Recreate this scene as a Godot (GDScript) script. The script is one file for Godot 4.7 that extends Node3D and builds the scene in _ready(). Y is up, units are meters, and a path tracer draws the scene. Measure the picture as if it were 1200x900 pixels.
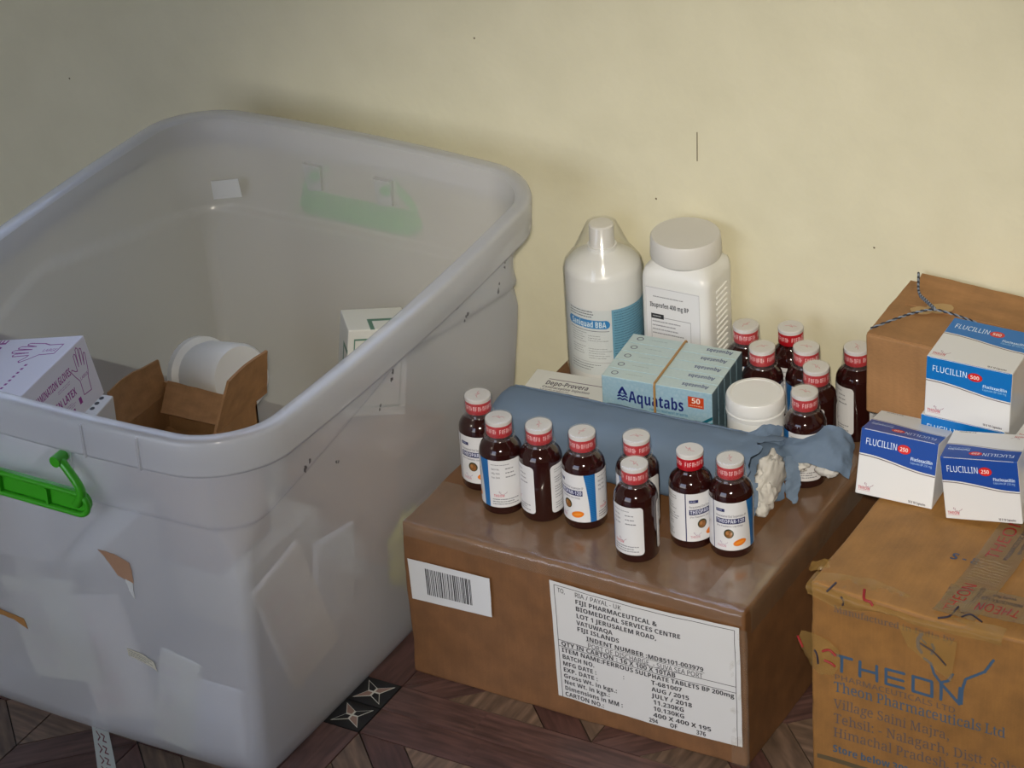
extends Node3D
# A store-room corner: a frosted storage tub, three cartons, medicine bottles and boxes against a cream wall.
# x runs along the wall, y is up, z points away from the wall; the wall face is at z = WALL.

const WALL := -0.41
const TOP := 0.195      # top of the middle carton
const HIGH := 0.27      # top of the printed carton beside it
var rng := RandomNumberGenerator.new()
var noise := FastNoiseLite.new()
var names := {}
var fonts := {}
var M := {}

func _ready():
	rng.seed = 7
	noise.seed = 3
	noise.frequency = 1.0
	view_and_light()
	materials()
	room()
	floor_planks()
	tub()
	tub_contents()
	middle_carton()
	printed_carton()
	back_carton()
	capsule_boxes()
	back_bottles()
	small_boxes()
	paper_roll()
	syrup_bottles()
	small_marks()

func view_and_light():
	var cam := Camera3D.new()
	cam.name = "camera"
	add_child(cam)
	cam.fov = rad_to_deg(2.0 * atan(450.0 / 3600.0))
	cam.near = 0.1
	cam.far = 60.0
	cam.basis = Basis(Vector3.UP, 0.5443124) * Basis(Vector3.RIGHT, -0.5388082) * Basis(Vector3.BACK, -0.0648903)
	cam.position = Vector3(1.5073035, 1.9689607, 2.2458360)
	cam.current = true
	var we := WorldEnvironment.new()
	we.name = "surroundings"
	var e := Environment.new()
	e.background_mode = Environment.BG_SKY
	var sm := ProceduralSkyMaterial.new()
	sm.sky_top_color = Color(0.76, 0.83, 0.97)
	sm.sky_horizon_color = Color(1.0, 0.985, 0.965)
	sm.ground_bottom_color = Color(0.25, 0.24, 0.2)
	sm.ground_horizon_color = Color(0.5, 0.5, 0.47)
	sm.sky_energy_multiplier = 1.0
	var sky := Sky.new()
	sky.sky_material = sm
	e.sky = sky
	e.background_energy_multiplier = 3.9
	e.tonemap_mode = Environment.TONE_MAPPER_LINEAR
	e.tonemap_exposure = 1.0
	e.sdfgi_enabled = true
	e.ssao_enabled = true
	e.ssil_enabled = true
	we.environment = e
	add_child(we)
	# the photographer's flash, just above and beside the lens
	var sp := SpotLight3D.new()
	sp.name = "flash_light"
	sp.light_color = Color(1.0, 0.965, 0.90)
	sp.light_energy = 8.2
	sp.light_size = 0.03
	sp.spot_range = 12.0
	sp.spot_attenuation = 2.0
	sp.spot_angle = 13.5
	sp.spot_angle_attenuation = 1.0
	sp.shadow_enabled = true
	add_child(sp)
	sp.look_at_from_position(FLASH, Vector3(0.36, 0.36, -0.2))

const FLASH := Vector3(1.50, 2.035, 2.255)

# ---------------------------------------------------------------- naming
func numbered(n: String) -> String:
	var k: int = names.get(n, 0)
	names[n] = k + 1
	return n if k == 0 else "%s_%03d" % [n, k]

func tag(o: Node, label: String, category: String, group := "") -> Node:
	o.set_meta("label", label)
	o.set_meta("category", category)
	if group:
		o.set_meta("group", group)
	return o

func thing(called: String, label: String, category: String, at := Vector3.ZERO, yaw := 0.0, group := "") -> Node3D:
	var o := Node3D.new()
	o.name = numbered(called)
	add_child(o)
	o.position = at
	o.rotation.y = yaw
	tag(o, label, category, group)
	return o

func obj(called: String, mesh: Mesh, mat: Variant, parent: Node = null) -> MeshInstance3D:
	var o := MeshInstance3D.new()
	o.mesh = mesh
	if mat is Array:
		for i in mesh.get_surface_count():
			o.set_surface_override_material(i, mat[mini(i, mat.size() - 1)])
	elif mat != null:
		o.material_override = mat
	if parent == null:
		o.name = numbered(called)
		add_child(o)
	else:
		o.name = called
		var k := 0
		while parent.has_node(NodePath(o.name)):
			k += 1
			o.name = "%s_%03d" % [called, k]
		parent.add_child(o)
	return o

func struct(called: String, mesh: Mesh, mat: Variant, parent: Node = null) -> MeshInstance3D:
	var o := obj(called, mesh, mat, parent)
	if parent == null:
		o.set_meta("kind", "structure")
	return o

# ---------------------------------------------------------------- mesh helpers
func begin() -> SurfaceTool:
	var st := SurfaceTool.new()
	st.begin(Mesh.PRIMITIVE_TRIANGLES)
	return st

# a, b, c run counter-clockwise seen from outside; Godot wants the reverse
func tri(st: SurfaceTool, a: Vector3, b: Vector3, c: Vector3, n: Array, uv: Array):
	for i in [0, 2, 1]:
		st.set_normal(n[i])
		st.set_uv(uv[i])
		st.add_vertex([a, b, c][i])

func quad(st: SurfaceTool, a: Vector3, b: Vector3, c: Vector3, d: Vector3, n: Array = [], uv: Array = []):
	if n.is_empty():
		var m := (b - a).cross(d - a).normalized()
		if m == Vector3.ZERO:
			m = (c - b).cross(d - b).normalized()
		n = [m, m, m, m]
	if uv.is_empty():
		uv = [Vector2(0, 1), Vector2(1, 1), Vector2(1, 0), Vector2(0, 0)]
	tri(st, a, b, c, [n[0], n[1], n[2]], [uv[0], uv[1], uv[2]])
	tri(st, a, c, d, [n[0], n[2], n[3]], [uv[0], uv[2], uv[3]])

# grid of points p[row][col]; seen from outside rows go down and columns go right
func grid(st: SurfaceTool, p: Array, uvs: Array = [], flip := false):
	var rows := p.size()
	var cols: int = p[0].size()
	var nn := []
	for i in rows:
		var r := []
		for j in cols:
			var du: Vector3 = p[i][mini(j + 1, cols - 1)] - p[i][maxi(j - 1, 0)]
			var dv: Vector3 = p[mini(i + 1, rows - 1)][j] - p[maxi(i - 1, 0)][j]
			var n := dv.cross(du).normalized()
			r.append(-n if flip else n)
		nn.append(r)
	for i in rows - 1:
		for j in cols - 1:
			var u := [Vector2(float(j) / (cols - 1), float(i + 1) / (rows - 1)), Vector2(float(j + 1) / (cols - 1), float(i + 1) / (rows - 1)), Vector2(float(j + 1) / (cols - 1), float(i) / (rows - 1)), Vector2(float(j) / (cols - 1), float(i) / (rows - 1))]
			if not uvs.is_empty():
				u = [uvs[i + 1][j], uvs[i + 1][j + 1], uvs[i][j + 1], uvs[i][j]]
			var q := [p[i + 1][j], p[i + 1][j + 1], p[i][j + 1], p[i][j]]
			var m := [nn[i + 1][j], nn[i + 1][j + 1], nn[i][j + 1], nn[i][j]]
			if flip:
				quad(st, q[1], q[0], q[3], q[2], [m[1], m[0], m[3], m[2]], [u[1], u[0], u[3], u[2]])
			else:
				quad(st, q[0], q[1], q[2], q[3], m, u)

# profile of (radius, height), from the bottom axis up to the top axis
func lathe(st: SurfaceTool, prof: Array, seg := 40, a0 := 0.0, a1 := TAU, crease := 0.6, sx := 1.0, sz := 1.0):
	var ns := []
	for i in prof.size() - 1:
		var d: Vector2 = prof[i + 1] - prof[i]
		ns.append(Vector2(d.y, -d.x).normalized())
	var total := 0.0
	var lens := [0.0]
	for i in prof.size() - 1:
		total += prof[i].distance_to(prof[i + 1])
		lens.append(total)
	for i in prof.size() - 1:
		var na: Vector2 = ns[i]
		var nb: Vector2 = ns[i]
		if i > 0 and absf(ns[i].angle_to(ns[i - 1])) < crease:
			na = (ns[i] + ns[i - 1]).normalized()
		if i < prof.size() - 2 and absf(ns[i].angle_to(ns[i + 1])) < crease:
			nb = (ns[i] + ns[i + 1]).normalized()
		for k in seg:
			var t0 := lerpf(a0, a1, float(k) / seg)
			var t1 := lerpf(a0, a1, float(k + 1) / seg)
			var f := func(q: Vector2, t: float) -> Vector3: return Vector3(q.x * sin(t) * sx, q.y, q.x * cos(t) * sz)
			var g := func(q: Vector2, t: float) -> Vector3: return Vector3(q.x * sin(t) / sx, q.y, q.x * cos(t) / sz).normalized()
			var u0 := float(k) / seg
			var u1 := float(k + 1) / seg
			var v0: float = 1.0 - lens[i] / total
			var v1: float = 1.0 - lens[i + 1] / total
			quad(st, f.call(prof[i], t0), f.call(prof[i], t1), f.call(prof[i + 1], t1), f.call(prof[i + 1], t0), [g.call(na, t0), g.call(na, t1), g.call(nb, t1), g.call(nb, t0)], [Vector2(u0, v0), Vector2(u1, v0), Vector2(u1, v1), Vector2(u0, v1)])

const FACES := [[Vector3.BACK, Vector3.RIGHT, Vector3.DOWN], [Vector3.FORWARD, Vector3.LEFT, Vector3.DOWN], [Vector3.RIGHT, Vector3.FORWARD, Vector3.DOWN], [Vector3.LEFT, Vector3.BACK, Vector3.DOWN], [Vector3.UP, Vector3.RIGHT, Vector3.BACK], [Vector3.DOWN, Vector3.RIGHT, Vector3.FORWARD]]

func stops(half: float, r: float, fine: int) -> Array:
	var out := []
	for i in 4:
		out.append(-half + r * (1.0 - cos(i * PI / 6.0)) if false else -half + r * i / 3.0)
	for i in range(1, fine):
		out.append(lerpf(-half + r, half - r, float(i) / fine))
	for i in 4:
		out.append(half - r + r * i / 3.0)
	return out

# box with rounded edges, its base centre-less corner at the origin: x 0..w, y 0..h, z -d..0.
# faces: which of front, back, right, left, top, bottom; fuv[face] = [origin, du, dv]; bend moves a point (for dents)
func rbox(st: SurfaceTool, w: float, h: float, d: float, r: float, fine := 1, faces: Array = [0, 1, 2, 3, 4, 5], fuv := {}, bend: Variant = null):
	var size := Vector3(w, h, d)
	var half := size / 2.0
	var mid := Vector3(w / 2, h / 2, -d / 2)
	var core := half - Vector3.ONE * r
	for f in faces:
		var n: Vector3 = FACES[f][0]
		var s: Vector3 = FACES[f][1]
		var t: Vector3 = FACES[f][2]
		var hs := absf(half.dot(s.abs()))
		var ht := absf(half.dot(t.abs()))
		var hn := absf(half.dot(n.abs()))
		var ss := stops(hs, r, fine)
		var tt := stops(ht, r, fine)
		var P := []
		var N := []
		var U := []
		for b in tt:
			var pr := []
			var nr := []
			var ur := []
			for a in ss:
				var q: Vector3 = n * hn + s * a + t * b
				var c := q.clamp(-core, core)
				var dir := (q - c).normalized()
				var p := mid + c + dir * r
				var uv := Vector2((a + hs) / (2 * hs), (b + ht) / (2 * ht))
				if fuv.has(f):
					uv = fuv[f][0] + fuv[f][1] * uv.x + fuv[f][2] * uv.y
				else:
					uv = Vector2(a + hs, b + ht) * 4.0
				if bend != null:
					p = bend.call(p)
				pr.append(p)
				nr.append(dir)
				ur.append(uv)
			P.append(pr)
			N.append(nr)
			U.append(ur)
		if bend != null:
			grid(st, P, U)
		else:
			for i in P.size() - 1:
				for j in P[0].size() - 1:
					quad(st, P[i + 1][j], P[i + 1][j + 1], P[i][j + 1], P[i][j], [N[i + 1][j], N[i + 1][j + 1], N[i][j + 1], N[i][j]], [U[i + 1][j], U[i + 1][j + 1], U[i][j + 1], U[i][j]])

func box_mesh(w: float, h: float, d: float, r: float, fuv := {}) -> ArrayMesh:
	var st := begin()
	rbox(st, w, h, d, r, 1, [0, 1, 2, 3, 4, 5], fuv)
	return st.commit()

func plain_box(st: SurfaceTool, lo: Vector3, hi: Vector3):
	var s := hi - lo
	for f in 6:
		var n: Vector3 = FACES[f][0]
		var a: Vector3 = FACES[f][1]
		var b: Vector3 = FACES[f][2]
		var c := lo + s / 2 + n * s / 2
		var ha := a * s / 2
		var hb := b * s / 2
		quad(st, c - ha + hb, c + ha + hb, c + ha - hb, c - ha - hb)

func tube(st: SurfaceTool, path: Array, r: float, seg := 10, closed := false, taper := 1.0):
	var n := path.size()
	var up := Vector3(0.3, 0.9, 0.2).normalized()
	var rings := []
	var norms := []
	for i in n:
		var d: Vector3 = (path[(i + 1) % n] - path[i - 1]) if closed else (path[mini(i + 1, n - 1)] - path[maxi(i - 1, 0)])
		d = d.normalized()
		var a := up.cross(d).normalized()
		up = d.cross(a).normalized()
		var ring := []
		var nr := []
		for k in seg + 1:
			var t := TAU * k / seg
			var v := a * cos(t) + up * sin(t)
			nr.append(v)
			ring.append(path[i] + v * r * lerpf(1.0, taper, float(i) / maxi(n - 1, 1)))
		rings.append(ring)
		norms.append(nr)
	for i in (n if closed else n - 1):
		var j := (i + 1) % n
		for k in seg:
			quad(st, rings[i][k], rings[i][k + 1], rings[j][k + 1], rings[j][k], [norms[i][k], norms[i][k + 1], norms[j][k + 1], norms[j][k]])
	if not closed:
		for k in seg:
			var d0: Vector3 = (path[0] - path[1]).normalized()
			tri(st, path[0], rings[0][k + 1], rings[0][k], [d0, d0, d0], [Vector2.ZERO, Vector2.ZERO, Vector2.ZERO])
			tri(st, path[n - 1], rings[n - 1][k], rings[n - 1][k + 1], [-d0, -d0, -d0], [Vector2.ZERO, Vector2.ZERO, Vector2.ZERO])

# extruded polygon: outline in 2D (counter-clockwise or not), laid on o + ax*x + ay*y, thick along ax x ay
func slab(st: SurfaceTool, outline: PackedVector2Array, o: Vector3, ax: Vector3, ay: Vector3, thick: float, uvbox := Rect2()):
	if Geometry2D.is_polygon_clockwise(outline):
		outline.reverse()
	var n := ax.cross(ay).normalized()
	if uvbox.size == Vector2.ZERO:
		uvbox = Rect2(outline[0], Vector2.ZERO)
		for q in outline:
			uvbox = uvbox.expand(q)
	var at := func(q: Vector2) -> Vector3: return o + ax * q.x + ay * q.y
	var uv := func(q: Vector2) -> Vector2: return Vector2((q.x - uvbox.position.x) / uvbox.size.x, 1.0 - (q.y - uvbox.position.y) / uvbox.size.y)
	var idx := Geometry2D.triangulate_polygon(outline)
	for k in range(0, idx.size(), 3):
		var a := outline[idx[k]]
		var b := outline[idx[k + 1]]
		var c := outline[idx[k + 2]]
		if (b - a).cross(c - a) < 0:
			var s := b
			b = c
			c = s
		var up := n * thick
		tri(st, at.call(a) + up, at.call(b) + up, at.call(c) + up, [n, n, n], [uv.call(a), uv.call(b), uv.call(c)])
		tri(st, at.call(a), at.call(c), at.call(b), [-n, -n, -n], [uv.call(a), uv.call(c), uv.call(b)])
	for k in outline.size():
		var a := outline[k]
		var b := outline[(k + 1) % outline.size()]
		var u: Vector2 = uv.call(a)
		quad(st, at.call(a), at.call(b), at.call(b) + n * thick, at.call(a) + n * thick, [], [u, u, u, u])

func cat(p: Array, t: float) -> Vector3:
	var k := clampi(int(t), 0, p.size() - 2)
	var f := t - k
	var before: Vector3 = p[k - 1] if k > 0 else p[0] * 2.0 - p[1]
	var after: Vector3 = p[k + 2] if k + 2 < p.size() else p[k + 1] * 2.0 - p[k]
	return p[k].cubic_interpolate(p[k + 1], before, after, f)

func smooth_path(p: Array, n: int) -> Array:
	var out := []
	for i in n + 1:
		out.append(cat(p, (p.size() - 1) * float(i) / n))
	return out

# thin bent sheet through rows of control points, with a little crumple
func patch(st: SurfaceTool, ctrl: Array, nu: int, nv: int, thick: float, crumple := 0.0, freq := 60.0):
	var pts := []
	for i in nv + 1:
		var col := []
		for r in nu + 1:
			var line := []
			for row in ctrl:
				line.append(cat(row, (row.size() - 1) * float(r) / nu))
			var q := cat(line, (ctrl.size() - 1) * float(i) / nv)
			if crumple > 0:
				q += Vector3(noise.get_noise_3dv(q * freq), noise.get_noise_3dv(q * freq + Vector3(31, 7, 3)), noise.get_noise_3dv(q * freq + Vector3(5, 53, 9))) * crumple
			col.append(q)
		pts.append(col)
	grid(st, pts)
	var back := []
	for i in pts.size():
		var row := []
		for j in pts[0].size():
			var du: Vector3 = pts[i][mini(j + 1, nu)] - pts[i][maxi(j - 1, 0)]
			var dv: Vector3 = pts[mini(i + 1, nv)][j] - pts[maxi(i - 1, 0)][j]
			row.append(pts[i][j] - dv.cross(du).normalized() * thick)
		back.append(row)
	grid(st, back, [], true)
	var rim := []
	var rimb := []
	for j in nu:
		rim.append(pts[0][j]); rimb.append(back[0][j])
	for i in nv:
		rim.append(pts[i][nu]); rimb.append(back[i][nu])
	for j in nu:
		rim.append(pts[nv][nu - j]); rimb.append(back[nv][nu - j])
	for i in nv:
		rim.append(pts[nv - i][0]); rimb.append(back[nv - i][0])
	for k in rim.size():
		var l := (k + 1) % rim.size()
		quad(st, rim[l], rim[k], rimb[k], rimb[l])

# lumpy closed blob
func blob(st: SurfaceTool, c: Vector3, rad: Vector3, lump: float, freq: float, nu := 20, nv := 12):
	var pts := []
	for i in nv + 1:
		var row := []
		for j in nu + 1:
			var th := PI * i / nv
			var ph := TAU * (j % nu) / nu
			var v := Vector3(sin(th) * sin(ph), cos(th), sin(th) * cos(ph))
			var k := 1.0 + lump * noise.get_noise_3dv((v * rad + c) * freq) + lump * 0.5 * noise.get_noise_3dv((v * rad + c) * freq * 2.7)
			row.append(c + v * rad * k)
		pts.append(row)
	grid(st, pts)

# ---------------------------------------------------------------- pictures
func ink(w: int, h: int, c: Color) -> Image:
	var im := Image.create_empty(w, h, false, Image.FORMAT_RGBA8)
	im.fill(c)
	return im

func font(kind: String) -> SystemFont:
	if not fonts.has(kind):
		var f := SystemFont.new()
		f.font_names = PackedStringArray(["Droid Serif" if kind.begins_with("serif") else "Droid Sans Mono" if kind.begins_with("mono") else "Droid Sans"])
		if kind.ends_with("bold"):
			f.font_weight = 700
		fonts[kind] = f
	return fonts[kind]

# a line of lettering as a picture of its own
func line_image(s: String, px: int, kind: String, c: Color) -> Image:
	var ts := TextServerManager.get_primary_interface()
	var sh := ts.create_shaped_text()
	ts.shaped_text_add_string(sh, s, font(kind).get_rids(), px)
	ts.shaped_text_shape(sh)
	var width := int(ts.shaped_text_get_width(sh)) + 4
	var up := int(px * 1.0)
	var im := Image.create_empty(width + 4, int(px * 1.35), false, Image.FORMAT_RGBA8)
	var x := 2.0
	var sz := Vector2i(px, 0)
	for g in ts.shaped_text_get_glyphs(sh):
		var fr: RID = g.font_rid
		ts.font_render_glyph(fr, sz, g.index)
		var rect: Rect2 = ts.font_get_glyph_uv_rect(fr, sz, g.index)
		var ti: int = ts.font_get_glyph_texture_idx(fr, sz, g.index)
		if ti >= 0 and rect.size.x > 0:
			var src: Image = ts.font_get_texture_image(fr, sz, ti).get_region(Rect2i(rect))
			src.convert(Image.FORMAT_RGBA8)
			var off: Vector2 = ts.font_get_glyph_offset(fr, sz, g.index)
			im.blend_rect(src, Rect2i(Vector2i.ZERO, src.get_size()), Vector2i(int(x + off.x), int(up + off.y)))
		x += g.advance
	ts.free_rid(sh)
	var data := im.get_data()
	for i in range(0, data.size(), 4):
		data[i] = c.r8
		data[i + 1] = c.g8
		data[i + 2] = c.b8
		data[i + 3] = int(data[i + 3] * c.a)
	return Image.create_from_data(im.get_width(), im.get_height(), false, Image.FORMAT_RGBA8, data)

# writes s with its baseline at y; fit > 0 stretches the line to that width; turn in quarter turns
func write(im: Image, x: float, y: float, s: String, px: int, c: Color, kind := "bold", fit := 0.0, turn := 0):
	var l := line_image(s, px, kind, c)
	if fit > 0:
		l.resize(int(fit), l.get_height(), Image.INTERPOLATE_BILINEAR)
	for k in turn:
		l.rotate_90(CLOCKWISE)
	var top := y - px
	im.blend_rect(l, Rect2i(Vector2i.ZERO, l.get_size()), Vector2i(int(x), int(top)))

func rect(im: Image, x: float, y: float, w: float, h: float, c: Color):
	im.fill_rect(Rect2i(int(x), int(y), int(w), int(h)), c)

func frame(im: Image, x: float, y: float, w: float, h: float, t: float, c: Color):
	rect(im, x, y, w, t, c)
	rect(im, x, y + h - t, w, t, c)
	rect(im, x, y, t, h, c)
	rect(im, x + w - t, y, t, h, c)

func dot(im: Image, x: float, y: float, rx: float, ry: float, c: Color, turn := 0.0):
	var R := int(maxf(rx, ry)) + 2
	for j in range(-R, R + 1):
		for i in range(-R, R + 1):
			var q := Vector2(i, j).rotated(-turn)
			var d := (Vector2(q.x / rx, q.y / ry).length() - 1.0) * minf(rx, ry)
			var px := int(x) + i
			var py := int(y) + j
			if d < 0.5 and px >= 0 and py >= 0 and px < im.get_width() and py < im.get_height():
				im.set_pixel(px, py, im.get_pixel(px, py).lerp(c, c.a * clampf(0.5 - d, 0, 1)))

func stroke(im: Image, pts: Array, w: float, c: Color):
	for k in pts.size() - 1:
		var a: Vector2 = pts[k]
		var b: Vector2 = pts[k + 1]
		var n := int(a.distance_to(b) / maxf(w * 0.3, 0.8)) + 1
		for i in n + 1:
			var q := a.lerp(b, float(i) / n)
			dot(im, q.x, q.y, w / 2, w / 2, c)

# lines of print too small to read
func greek(im: Image, x: float, y: float, w: float, n: int, pitch: float, t: float, c: Color):
	for i in n:
		var q := x
		var stop := x + w * rng.randf_range(0.6, 1.0)
		while q < stop:
			var l := rng.randf_range(6, 26)
			for k in range(0, int(l), 4):
				rect(im, q + k, y + i * pitch + rng.randi_range(0, 1), 3, t, c)
			q += l + 5

func speckle(im: Image, amount: float, grain := 1.0, s := 1):
	var n := FastNoiseLite.new()
	n.seed = s
	n.frequency = 0.05 * grain
	n.fractal_octaves = 4
	for y in im.get_height():
		for x in im.get_width():
			var k := 1.0 + amount * n.get_noise_2d(x, y)
			var c := im.get_pixel(x, y)
			im.set_pixel(x, y, Color(c.r * k, c.g * k, c.b * k, c.a))

func paint(im: Image, rough := 0.6) -> StandardMaterial3D:
	var m := StandardMaterial3D.new()
	m.albedo_texture = ImageTexture.create_from_image(im)
	m.roughness = rough
	return m

func mat(c: Color, rough := 0.6) -> StandardMaterial3D:
	var m := StandardMaterial3D.new()
	m.albedo_color = c
	m.roughness = rough
	return m

func noise_tex(freq: float, octaves: int, s: int, size := 512, a := Color.BLACK, b := Color.WHITE) -> NoiseTexture2D:
	var t := NoiseTexture2D.new()
	t.width = size
	t.height = size
	t.seamless = true
	var n := FastNoiseLite.new()
	n.seed = s
	n.frequency = freq
	n.fractal_octaves = octaves
	t.noise = n
	var g := Gradient.new()
	g.set_color(0, a)
	g.set_color(1, b)
	t.color_ramp = g
	return t

func kraft_image(w: int, h: int, c: Color, s: int) -> Image:
	var im := ink(w, h, c)
	var a := FastNoiseLite.new()
	a.seed = s
	a.frequency = 0.25
	a.fractal_octaves = 2
	var b := FastNoiseLite.new()
	b.seed = s + 1
	b.frequency = 0.012
	b.fractal_octaves = 3
	for y in h:
		for x in w:
			var k := 1.0 + 0.05 * a.get_noise_2d(x * 0.5, y * 2.2) + 0.10 * b.get_noise_2d(x, y) + 0.03 * b.get_noise_2d(x * 9.0, y * 0.4)
			im.set_pixel(x, y, Color(c.r * k, c.g * k, c.b * k))
	return im

func wood(c: Color, s: int) -> StandardMaterial3D:
	var im := ink(256, 64, c)
	var a := FastNoiseLite.new()
	a.seed = s
	a.frequency = 0.03
	a.fractal_octaves = 4
	for y in 64:
		for x in 256:
			var g := a.get_noise_2d(x * 0.35, y * 4.0 + 6.0 * a.get_noise_2d(x * 0.3, 90))
			var k := 1.0 + 0.32 * g + 0.16 * a.get_noise_2d(x * 0.5 + 300, y * 1.2)
			im.set_pixel(x, y, Color(clampf(c.r * k, 0, 1), clampf(c.g * k, 0, 1), clampf(c.b * k, 0, 1)))
	return paint(im, 0.42)

func materials():
	var w := mat(Color(0.86, 0.835, 0.725), 0.62)
	w.albedo_texture = noise_tex(0.006, 5, 4, 1024, Color(0.965, 0.965, 0.96), Color(1, 1, 1))
	w.uv1_triplanar = true
	w.uv1_world_triplanar = true
	w.uv1_scale = Vector3(1.3, 1.3, 1.3)
	w.normal_enabled = true
	w.normal_texture = noise_tex(0.015, 5, 9, 1024)
	w.normal_texture.color_ramp = null
	w.normal_texture.as_normal_map = true
	w.normal_texture.bump_strength = 3.0
	w.normal_scale = 0.35
	M.wall = w
	M.ceiling = mat(Color(0.85, 0.84, 0.80), 0.8)
	M.trim = mat(Color(0.55, 0.42, 0.28), 0.5)
	M.kraft = paint(kraft_image(512, 512, Color(0.445, 0.305, 0.185), 11), 0.6)
	M.kraft_pale = paint(kraft_image(256, 256, Color(0.60, 0.44, 0.28), 21), 0.7)
	M.kraft_gold = paint(kraft_image(512, 512, Color(0.585, 0.42, 0.215), 31), 0.65)
	M.white = mat(Color(0.88, 0.88, 0.87), 0.35)
	M.paper = mat(Color(0.85, 0.85, 0.83), 0.7)
	M.board = mat(Color(0.86, 0.85, 0.81), 0.55)
	M.green = mat(Color(0.27, 0.71, 0.15), 0.28)
	var t := StandardMaterial3D.new()
	t.albedo_color = Color(0.86, 0.855, 0.855, 0.415)
	t.transparency = BaseMaterial3D.TRANSPARENCY_ALPHA
	t.roughness = 0.3
	t.backlight_enabled = true
	t.backlight = Color(0.8, 0.8, 0.8)
	t.clearcoat_enabled = true
	t.clearcoat = 1.0
	t.clearcoat_roughness = 0.16
	M.frosted = t
	var rim := t.duplicate()
	rim.albedo_color = Color(0.83, 0.83, 0.835, 0.55)
	rim.clearcoat_roughness = 0.1
	M.rim = rim
	M.clear = glassy(Color(1, 1, 1, 0.03), 0.06)
	M.tape = glassy(Color(0.95, 0.90, 0.80, 0.02), 0.19)
	M.tape.metallic_specular = 0.42
	M.film = glassy(Color(1, 1, 1, 0.02), 0.12)
	M.amber = mat(Color(0.16, 0.055, 0.05), 0.09)
	M.amber.clearcoat_enabled = true
	M.amber.clearcoat = 0.5
	M.amber.clearcoat_roughness = 0.04

func glassy(c: Color, rough: float) -> StandardMaterial3D:
	var m := StandardMaterial3D.new()
	m.albedo_color = c
	m.transparency = BaseMaterial3D.TRANSPARENCY_ALPHA
	m.roughness = rough
	return m

# ---------------------------------------------------------------- the room
func room():
	var x0 := -2.3
	var x1 := 2.7
	var z1 := 3.4
	var h := 2.7
	var t := 0.14
	# wall behind the things, with a window above the picture
	var wx0 := -1.45
	var wx1 := 0.33
	var wy0 := 0.78
	var wy1 := 2.0
	var st := begin()
	plain_box(st, Vector3(x0 - t, -0.1, WALL - t), Vector3(wx0, h + 0.1, WALL))
	plain_box(st, Vector3(wx1, -0.1, WALL - t), Vector3(x1 + t, h + 0.1, WALL))
	plain_box(st, Vector3(wx0, -0.1, WALL - t), Vector3(wx1, wy0, WALL))
	plain_box(st, Vector3(wx0, wy1, WALL - t), Vector3(wx1, h + 0.1, WALL))
	struct("wall_back", st.commit(), M.wall)
	st = begin()
	plain_box(st, Vector3(x0 - t, -0.1, WALL - t), Vector3(x0, h + 0.1, z1 + t))
	struct("wall_left", st.commit(), M.wall)
	st = begin()
	plain_box(st, Vector3(x1, -0.1, WALL - t), Vector3(x1 + t, h + 0.1, z1 + t))
	struct("wall_right", st.commit(), M.wall)
	st = begin()
	# the wall behind the viewer, with a wide doorway open to the daylight
	var dx0 := -1.9
	var dx1 := 0.4
	var dh := 2.35
	plain_box(st, Vector3(x0 - t, -0.1, z1), Vector3(dx0, h + 0.1, z1 + t))
	plain_box(st, Vector3(dx1, -0.1, z1), Vector3(x1 + t, h + 0.1, z1 + t))
	plain_box(st, Vector3(dx0, dh, z1), Vector3(dx1, h + 0.1, z1 + t))
	struct("wall_front", st.commit(), M.wall)
	var door := Node3D.new()
	door.name = "door_1"
	door.set_meta("kind", "structure")
	add_child(door)
	for b in [[dx0 - 0.05, 0.0, dx0 + 0.03, dh + 0.05], [dx1 - 0.03, 0.0, dx1 + 0.05, dh + 0.05], [dx0 - 0.05, dh - 0.03, dx1 + 0.05, dh + 0.05]]:
		st = begin()
		plain_box(st, Vector3(b[0], b[1], z1 - 0.015), Vector3(b[2], b[3], z1 + t + 0.015))
		obj("jamb", st.commit(), M.trim, door)
	st = begin()
	plain_box(st, Vector3(x0 - t, h, WALL - t), Vector3(x1 + t, h + 0.12, z1 + t))
	struct("ceiling", st.commit(), M.ceiling)
	var win := Node3D.new()
	win.name = "window_1"
	win.set_meta("kind", "structure")
	add_child(win)
	var wz := WALL - 0.09
	st = begin()
	for b in [[wx0, wy0, wx1, wy0 + 0.05], [wx0, wy1 - 0.05, wx1, wy1], [wx0, wy0, wx0 + 0.05, wy1], [wx1 - 0.05, wy0, wx1, wy1], [(wx0 + wx1) / 2 - 0.02, wy0, (wx0 + wx1) / 2 + 0.02, wy1]]:
		plain_box(st, Vector3(b[0], b[1], wz - 0.02), Vector3(b[2], b[3], wz + 0.02))
	obj("window_frame", st.commit(), M.trim, win)
	for k in 2:
		var a: float = lerpf(wx0, wx1, k * 0.5) + 0.03
		st = begin()
		plain_box(st, Vector3(a, wy0 + 0.03, wz - 0.002), Vector3(a + (wx1 - wx0) / 2 - 0.06, wy1 - 0.03, wz + 0.002))
		obj("pane", st.commit(), M.clear, win)
	# the flash unit the photographer holds, out of the picture
	var fl := thing("flash_unit", "small camera flash held up behind the viewer", "flash", FLASH)
	fl.look_at_from_position(FLASH, Vector3(0.36, 0.36, -0.2))
	var body := obj("body", box_mesh(0.07, 0.05, 0.05, 0.006), mat(Color(0.05, 0.05, 0.05), 0.5), fl)
	body.position = Vector3(-0.035, -0.025, 0.066)
	var glow := StandardMaterial3D.new()
	glow.emission_enabled = true
	glow.emission = Color(1.0, 0.97, 0.92)
	glow.emission_energy_multiplier = 2.0
	var lens := obj("lamp_face", box_mesh(0.05, 0.03, 0.004, 0.001), glow, fl)
	lens.position = Vector3(-0.025, -0.015, 0.016)

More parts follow.
